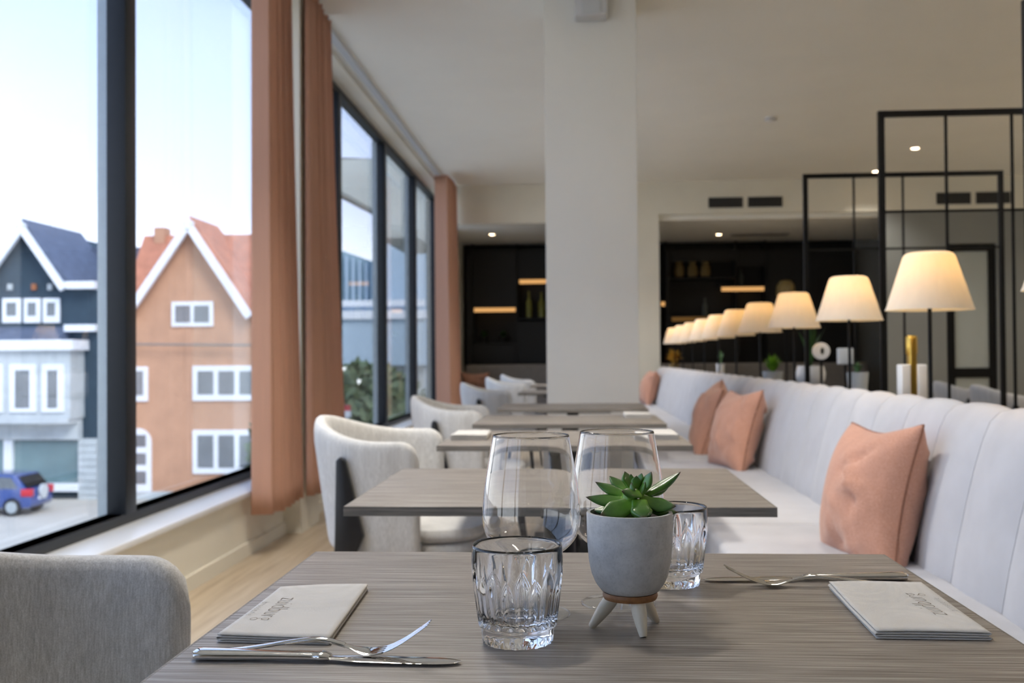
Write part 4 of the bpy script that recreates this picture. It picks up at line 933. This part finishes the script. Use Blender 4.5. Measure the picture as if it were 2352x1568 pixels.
# ================================================================== GLASSES
def wine(px, py, label):
    q_ = onz(px, py, TZ); org = (q_[0], q_[1], TZ+.0003); t = .0006
    outer = [(.001, 0), (.0385, 0), (.0400, .0008), (.0402, .0016), (.030, .0034), (.016, .0062), (.0075, .0125), (.0048, .022), (.0043, .034), (.0047, .044), (.0075, .0505), (.016, .0555),
             (.028, .0615), (.038, .0690), (.0455, .0785), (.0490, .0890), (.0501, .0985), (.0497, .108), (.0485, .124), (.0458, .142), (.0425, .161), (.0398, .1765), (.0389, .1812)]
    def smooth(p, n):
        P = np.array(p); t = np.concatenate([[0], np.cumsum(np.hypot(*np.diff(P, axis=0).T))]); T_ = np.linspace(0, t[-1], n); out = []
        for x in T_:
            i = int(min(max(np.searchsorted(t, x)-1, 0), len(P)-2)); u = (x-t[i])/(t[i+1]-t[i])
            m0 = (P[i+1]-P[max(0, i-1)])/(t[i+1]-t[max(0, i-1)])*(t[i+1]-t[i]); m1 = (P[min(len(P)-1, i+2)]-P[i])/(t[min(len(P)-1, i+2)]-t[i])*(t[i+1]-t[i])
            out.append((2*u**3-3*u*u+1)*P[i]+(u**3-2*u*u+u)*m0+(-2*u**3+3*u*u)*P[i+1]+(u**3-u*u)*m1)
        return np.array(out)
    foot = [tuple(q) for q in smooth(outer[:10], 40)]; bowl = smooth(outer[9:], 90)
    d = np.gradient(bowl, axis=0); nn = np.stack([-d[:, 1], d[:, 0]], 1); nn /= np.linalg.norm(nn, axis=1)[:, None]
    k0_ = int(np.argmax(bowl[:, 0] > .016)); ib = (bowl+nn*.0010)[k0_:]
    outer = foot[:-1]+[tuple(q) for q in bowl]; tip = ib[-1]
    inner = [(bowl[-1][0]-.0003, bowl[-1][1]+.0005), (tip[0]+.0002, tip[1]+.0004)]+[tuple(q) for q in ib[::-1]]+[(.010, ib[0][1]-.0022), (.004, ib[0][1]-.0034), (.001, ib[0][1]-.0036)]
    root = thing('wine_glass', org, label, 'wine glass', 'wine glasses on the front table')
    nf = len(foot)-1; ks = next(i for i, q in enumerate(outer) if i > 6 and q[0] < .012); kb = nf+k0_
    MB().lathe([(.001, .0002)]+outer[1:ks+1]+[(.001, outer[ks][1])], 72, caps=False).build('foot', 'thinglass', root, smooth='full')
    MB().lathe([(.001, outer[ks][1])]+outer[ks:kb+1]+[(.012, outer[kb][1]+.0004), (.006, outer[kb][1]-.0014), (.001, outer[kb][1]-.002)], 48, caps=False).build('stem', 'glass', root, smooth='full')
    MB().lathe(outer[kb:]+inner[:-3]+[(outer[kb][0]-.0006, outer[kb][1]+.0006)], 96, caps=False).build('bowl', 'glass', root, smooth='full')
    return root
wine(1222, 1410, 'clear stemmed wine glass standing behind the cut tumbler'); wine(1420, 1386, 'clear stemmed wine glass standing behind the succulent pot')
def tumbler_mesh():
    NF = 20; NA = NF*10; H = .0885
    def r0(z): return .0345+.0078*sst(-.01, .075, z)-.0006*sst(.07, .09, z)
    rows = []
    zs = [0, .0012, .004, .008, .0115, .0130, .0142, .0155, .017]+[.017+i*.0021 for i in range(1, 29)]+[.0775+i*.0022 for i in range(1, 5)]
    def outer(z, a):
        u = (a*NF/(2*math.pi)) % 1.0; s = 1-(2*u-1)**2; base = r0(z)
        if z < .0135:
            b = .0334-.0024*sst(.006, 0, z)*(.35+.65*s); return b
        if z < .0155: return .0332+(.0334-.0332)
        alt = .010 if int(a*NF/(2*math.pi)) % 2 else 0
        ztop = .050+alt+.014*(1-abs(2*u-1)); d = sst(ztop, ztop-.014, z)*sst(.0150, .022, z)
        return base-.0033*d*s
    vs = []; fs = []; L = 0
    prof_in = [(.0412, H+.0004), (.0402, H-.0004), (.0396, H-.004), (.0385, .070), (.0365, .050), (.0340, .030), (.0312, .0215), (.026, .0180), (.014, .0166), (.001, .0163)]
    rings = [[(.001, .0006)]*NA, [(.024, .0008)]*NA]
    for z in zs:
        rings.append([(outer(z, 2*math.pi*k/NA), z) for k in range(NA)])
    for (r, z) in prof_in: rings.append([(r, z)]*NA)
    for rg in rings:
        for k, (r, z) in enumerate(rg):
            a = 2*math.pi*k/NA; vs.append((r*math.cos(a), r*math.sin(a), z))
    L = len(rings)
    for i in range(L-1):
        for k in range(NA): fs.append((i*NA+k, i*NA+(k+1) % NA, (i+1)*NA+(k+1) % NA, (i+1)*NA+k))
    return MB().add(vs, fs)
q = onz(1189, 1471, TZ); tm = tumbler_mesh().build('tumbler', 'glass', smooth='full'); tm.location = (q[0], q[1], TZ+.0003); tag(tm, 'short cut-glass tumbler in front, left of the succulent', 'tumbler', 'cut-glass tumblers')
q = onz(1541, 1340, TZ); t2 = tm.copy(); COL.objects.link(t2); t2.location = (q[0], q[1], TZ+.0003); t2.rotation_euler = (0, 0, .2); t2['label'] = 'short cut-glass tumbler half hidden behind the succulent pot'

# ================================================================== SUCCULENT
PC = onz(1448, 1446, TZ); px0, py0 = float(PC[0]), float(PC[1])
su = thing('potted_succulent', (px0, py0, TZ), 'green succulent in a grey concrete pot on three ivory legs', 'plant')
zb, zt = .0370, .1125
pr = [(.001, zb), (.0245, zb), (.0275, zb+.0015), (.0325, zb+.008), (.0365, zb+.017), (.0390, zb+.029), (.0402, zb+.043), (.0408, zb+.060), (.0410, zt-.001), (.0405, zt), (.0375, zt), (.0368, zt-.002), (.0365, zt-.012), (.001, zt-.012)]
MB().lathe(pr, 64, caps=False).build('pot', 'concrete', su, smooth=True)
rp = random.Random(5); sb = MB()
G = [[((r*math.cos(a)), r*math.sin(a), zt-.008+.003*rp.random()) for a in np.linspace(0, 2*math.pi, 29)] for r in (.001, .008, .015, .022, .029, .0362)]
sb.grid(G).build('soil', 'soil', su, smooth=True, fix=False)
MB().lathe([(.001, zb-.0065), (.0250, zb-.0065), (.0262, zb-.004), (.0262, zb-.0025), (.0255, zb-.0002), (.001, zb-.0002)], 48, caps=False).build('stand_ring', 'ply', su, smooth=True)
for f_ in ((1358, 1440), (1478, 1464), (1508, 1428)):
    q = onz(*f_, TZ); fx, fy = float(q[0])-px0, float(q[1])-py0; a = math.atan2(fy, fx)
    top = Vector((.0165*math.cos(a), .0165*math.sin(a), zb-.0065)); bot = Vector((fx, fy, .0005))
    MB().tube([top+(bot-top)*k for k in (0, .15, .35, .6, .85, .97, 1)], [.0066, .0071, .0069, .0058, .0043, .0036, .0030], 18).build('leg', 'ivory', su, smooth=True)
def leaf(base, tip, wid, thick, curl, roll=0.0):
    b, t = Vector(base), Vector(tip); d = t-b; L = d.length; d.normalize(); ns, nc = 18, 14
    upv = Vector((0, 0, 1)); sd = d.cross(upv)
    if sd.length < .2: sd = d.cross(Vector((0, -1, 0)))
    sd.normalize(); nr = sd.cross(d).normalized()
    Rm = Matrix.Rotation(roll, 3, d); sd = Rm @ sd; nr = Rm @ nr
    vs = []; fs = []; uv = []
    for i in range(ns+1):
        s = i/ns; wprof = (s**.45*.55+.45*math.sin(math.pi*min(1, s*.9)))*max(0, 1-max(0, (s-.50)/.50)**1.55)**.8; wprof = max(.012, wprof*(.55 if s < .001 else 1)) if s > 0 else .5
        if s < .35: wprof = max(wprof, .60+.35*s)
        c = b+d*(L*s)+nr*(curl*L*math.sin(math.pi*s)*-1.0+.0)+nr*(.10*L*max(0, s-.75)**1.5*(1 if curl > 0 else .4))
        for k in range(nc):
            a = 2*math.pi*k/nc; ca, sa = math.cos(a), math.sin(a)
            tk = thick*1.4*wprof**.8*(1.0 if sa < 0 else .55); h = sa*tk
            if sa > 0: h += -.12*wid*wprof*(1-abs(ca))*.6+.10*wid*wprof*ca*ca*.3
            vs.append(c+sd*(ca*wid*wprof)+nr*h); uv.append(s)
    vs.append(t+d*(.015*L)); uv.append(1.0); e = len(vs)-1
    for i in range(ns):
        for k in range(nc): fs.append((i*nc+k, i*nc+(k+1) % nc, (i+1)*nc+(k+1) % nc, (i+1)*nc+k))
    for k in range(nc): fs.append((ns*nc+k, ns*nc+(k+1) % nc, e))
    fs.append(tuple(range(nc-1, -1, -1)))
    o = MB().add(vs, fs).build('leaf', 'succ', su, smooth='full', fix=False)
    ul = o.data.uv_layers.new(name='UVMap')
    for lp in o.data.loops: ul.data[lp.index].uv = (uv[lp.vertex_index], .5)
    return o
def lp_(px, py, dy): q_ = ony(px, py, py0+dy); return (q_[0]-px0, q_[1]-py0, q_[2]-TZ)
ctr = lp_(1459, 1150, 0)
for (bx_, by_, bd, tx_, ty_, td, w_, th_, cu, ro) in [
    (1448, 1140, .004, 1367, 1107, .012, .0068, .0035, .03, -.5), (1440, 1124, .012, 1399, 1093, .026, .0062, .003, .03, -.3), (1452, 1122, .010, 1434, 1082, .016, .0080, .0035, .02, 0),
    (1464, 1138, .002, 1497, 1083, .004, .0090, .004, .02, .3), (1470, 1140, .006, 1564, 1084, .014, .0066, .0042, .03, .3), (1478, 1138, .012, 1537, 1117, .024, .0058, .003, .02, .3),
    (1455, 1147, -.002, 1345, 1142, -.004, .0080, .0042, .05, -.55), (1425, 1162, .012, 1361, 1172, .018, .0068, .004, .05, -.5), (1462, 1150, -.006, 1379, 1183, -.024, .0112, .0050, .06, -.75),
    (1468, 1150, -.010, 1479, 1191, -.034, .0104, .0055, .04, 0), (1470, 1144, -.002, 1553, 1163, -.010, .0092, .0042, .08, .6), (1474, 1156, .004, 1557, 1177, .006, .0084, .0042, .05, .5),
    (1470, 1134, -.006, 1428, 1128, -.018, .0066, .0035, .02, -.6), (1466, 1112, .006, 1474, 1086, .010, .0040, .002, .01, 0), (1452, 1118, .010, 1449, 1088, .016, .0035, .002, .01, 0), (1460, 1122, .002, 1462, 1092, .004, .0048, .0025, .01, 0),
    (1462, 1142, -.004, 1450, 1108, -.004, .0060, .003, .02, 0), (1466, 1140, -.002, 1482, 1106, .000, .0055, .003, .02, 0)]:
    leaf(lp_(bx_, by_, bd), lp_(tx_, ty_, td), w_*1.18, th_, cu, ro)
MB().lathe([(.001, zt-.01), (.009, zt-.01), (.0085, zt+.010), (.006, zt+.020), (.001, zt+.023)], 16, caps=False).build('stem', 'succ', su, smooth=True)
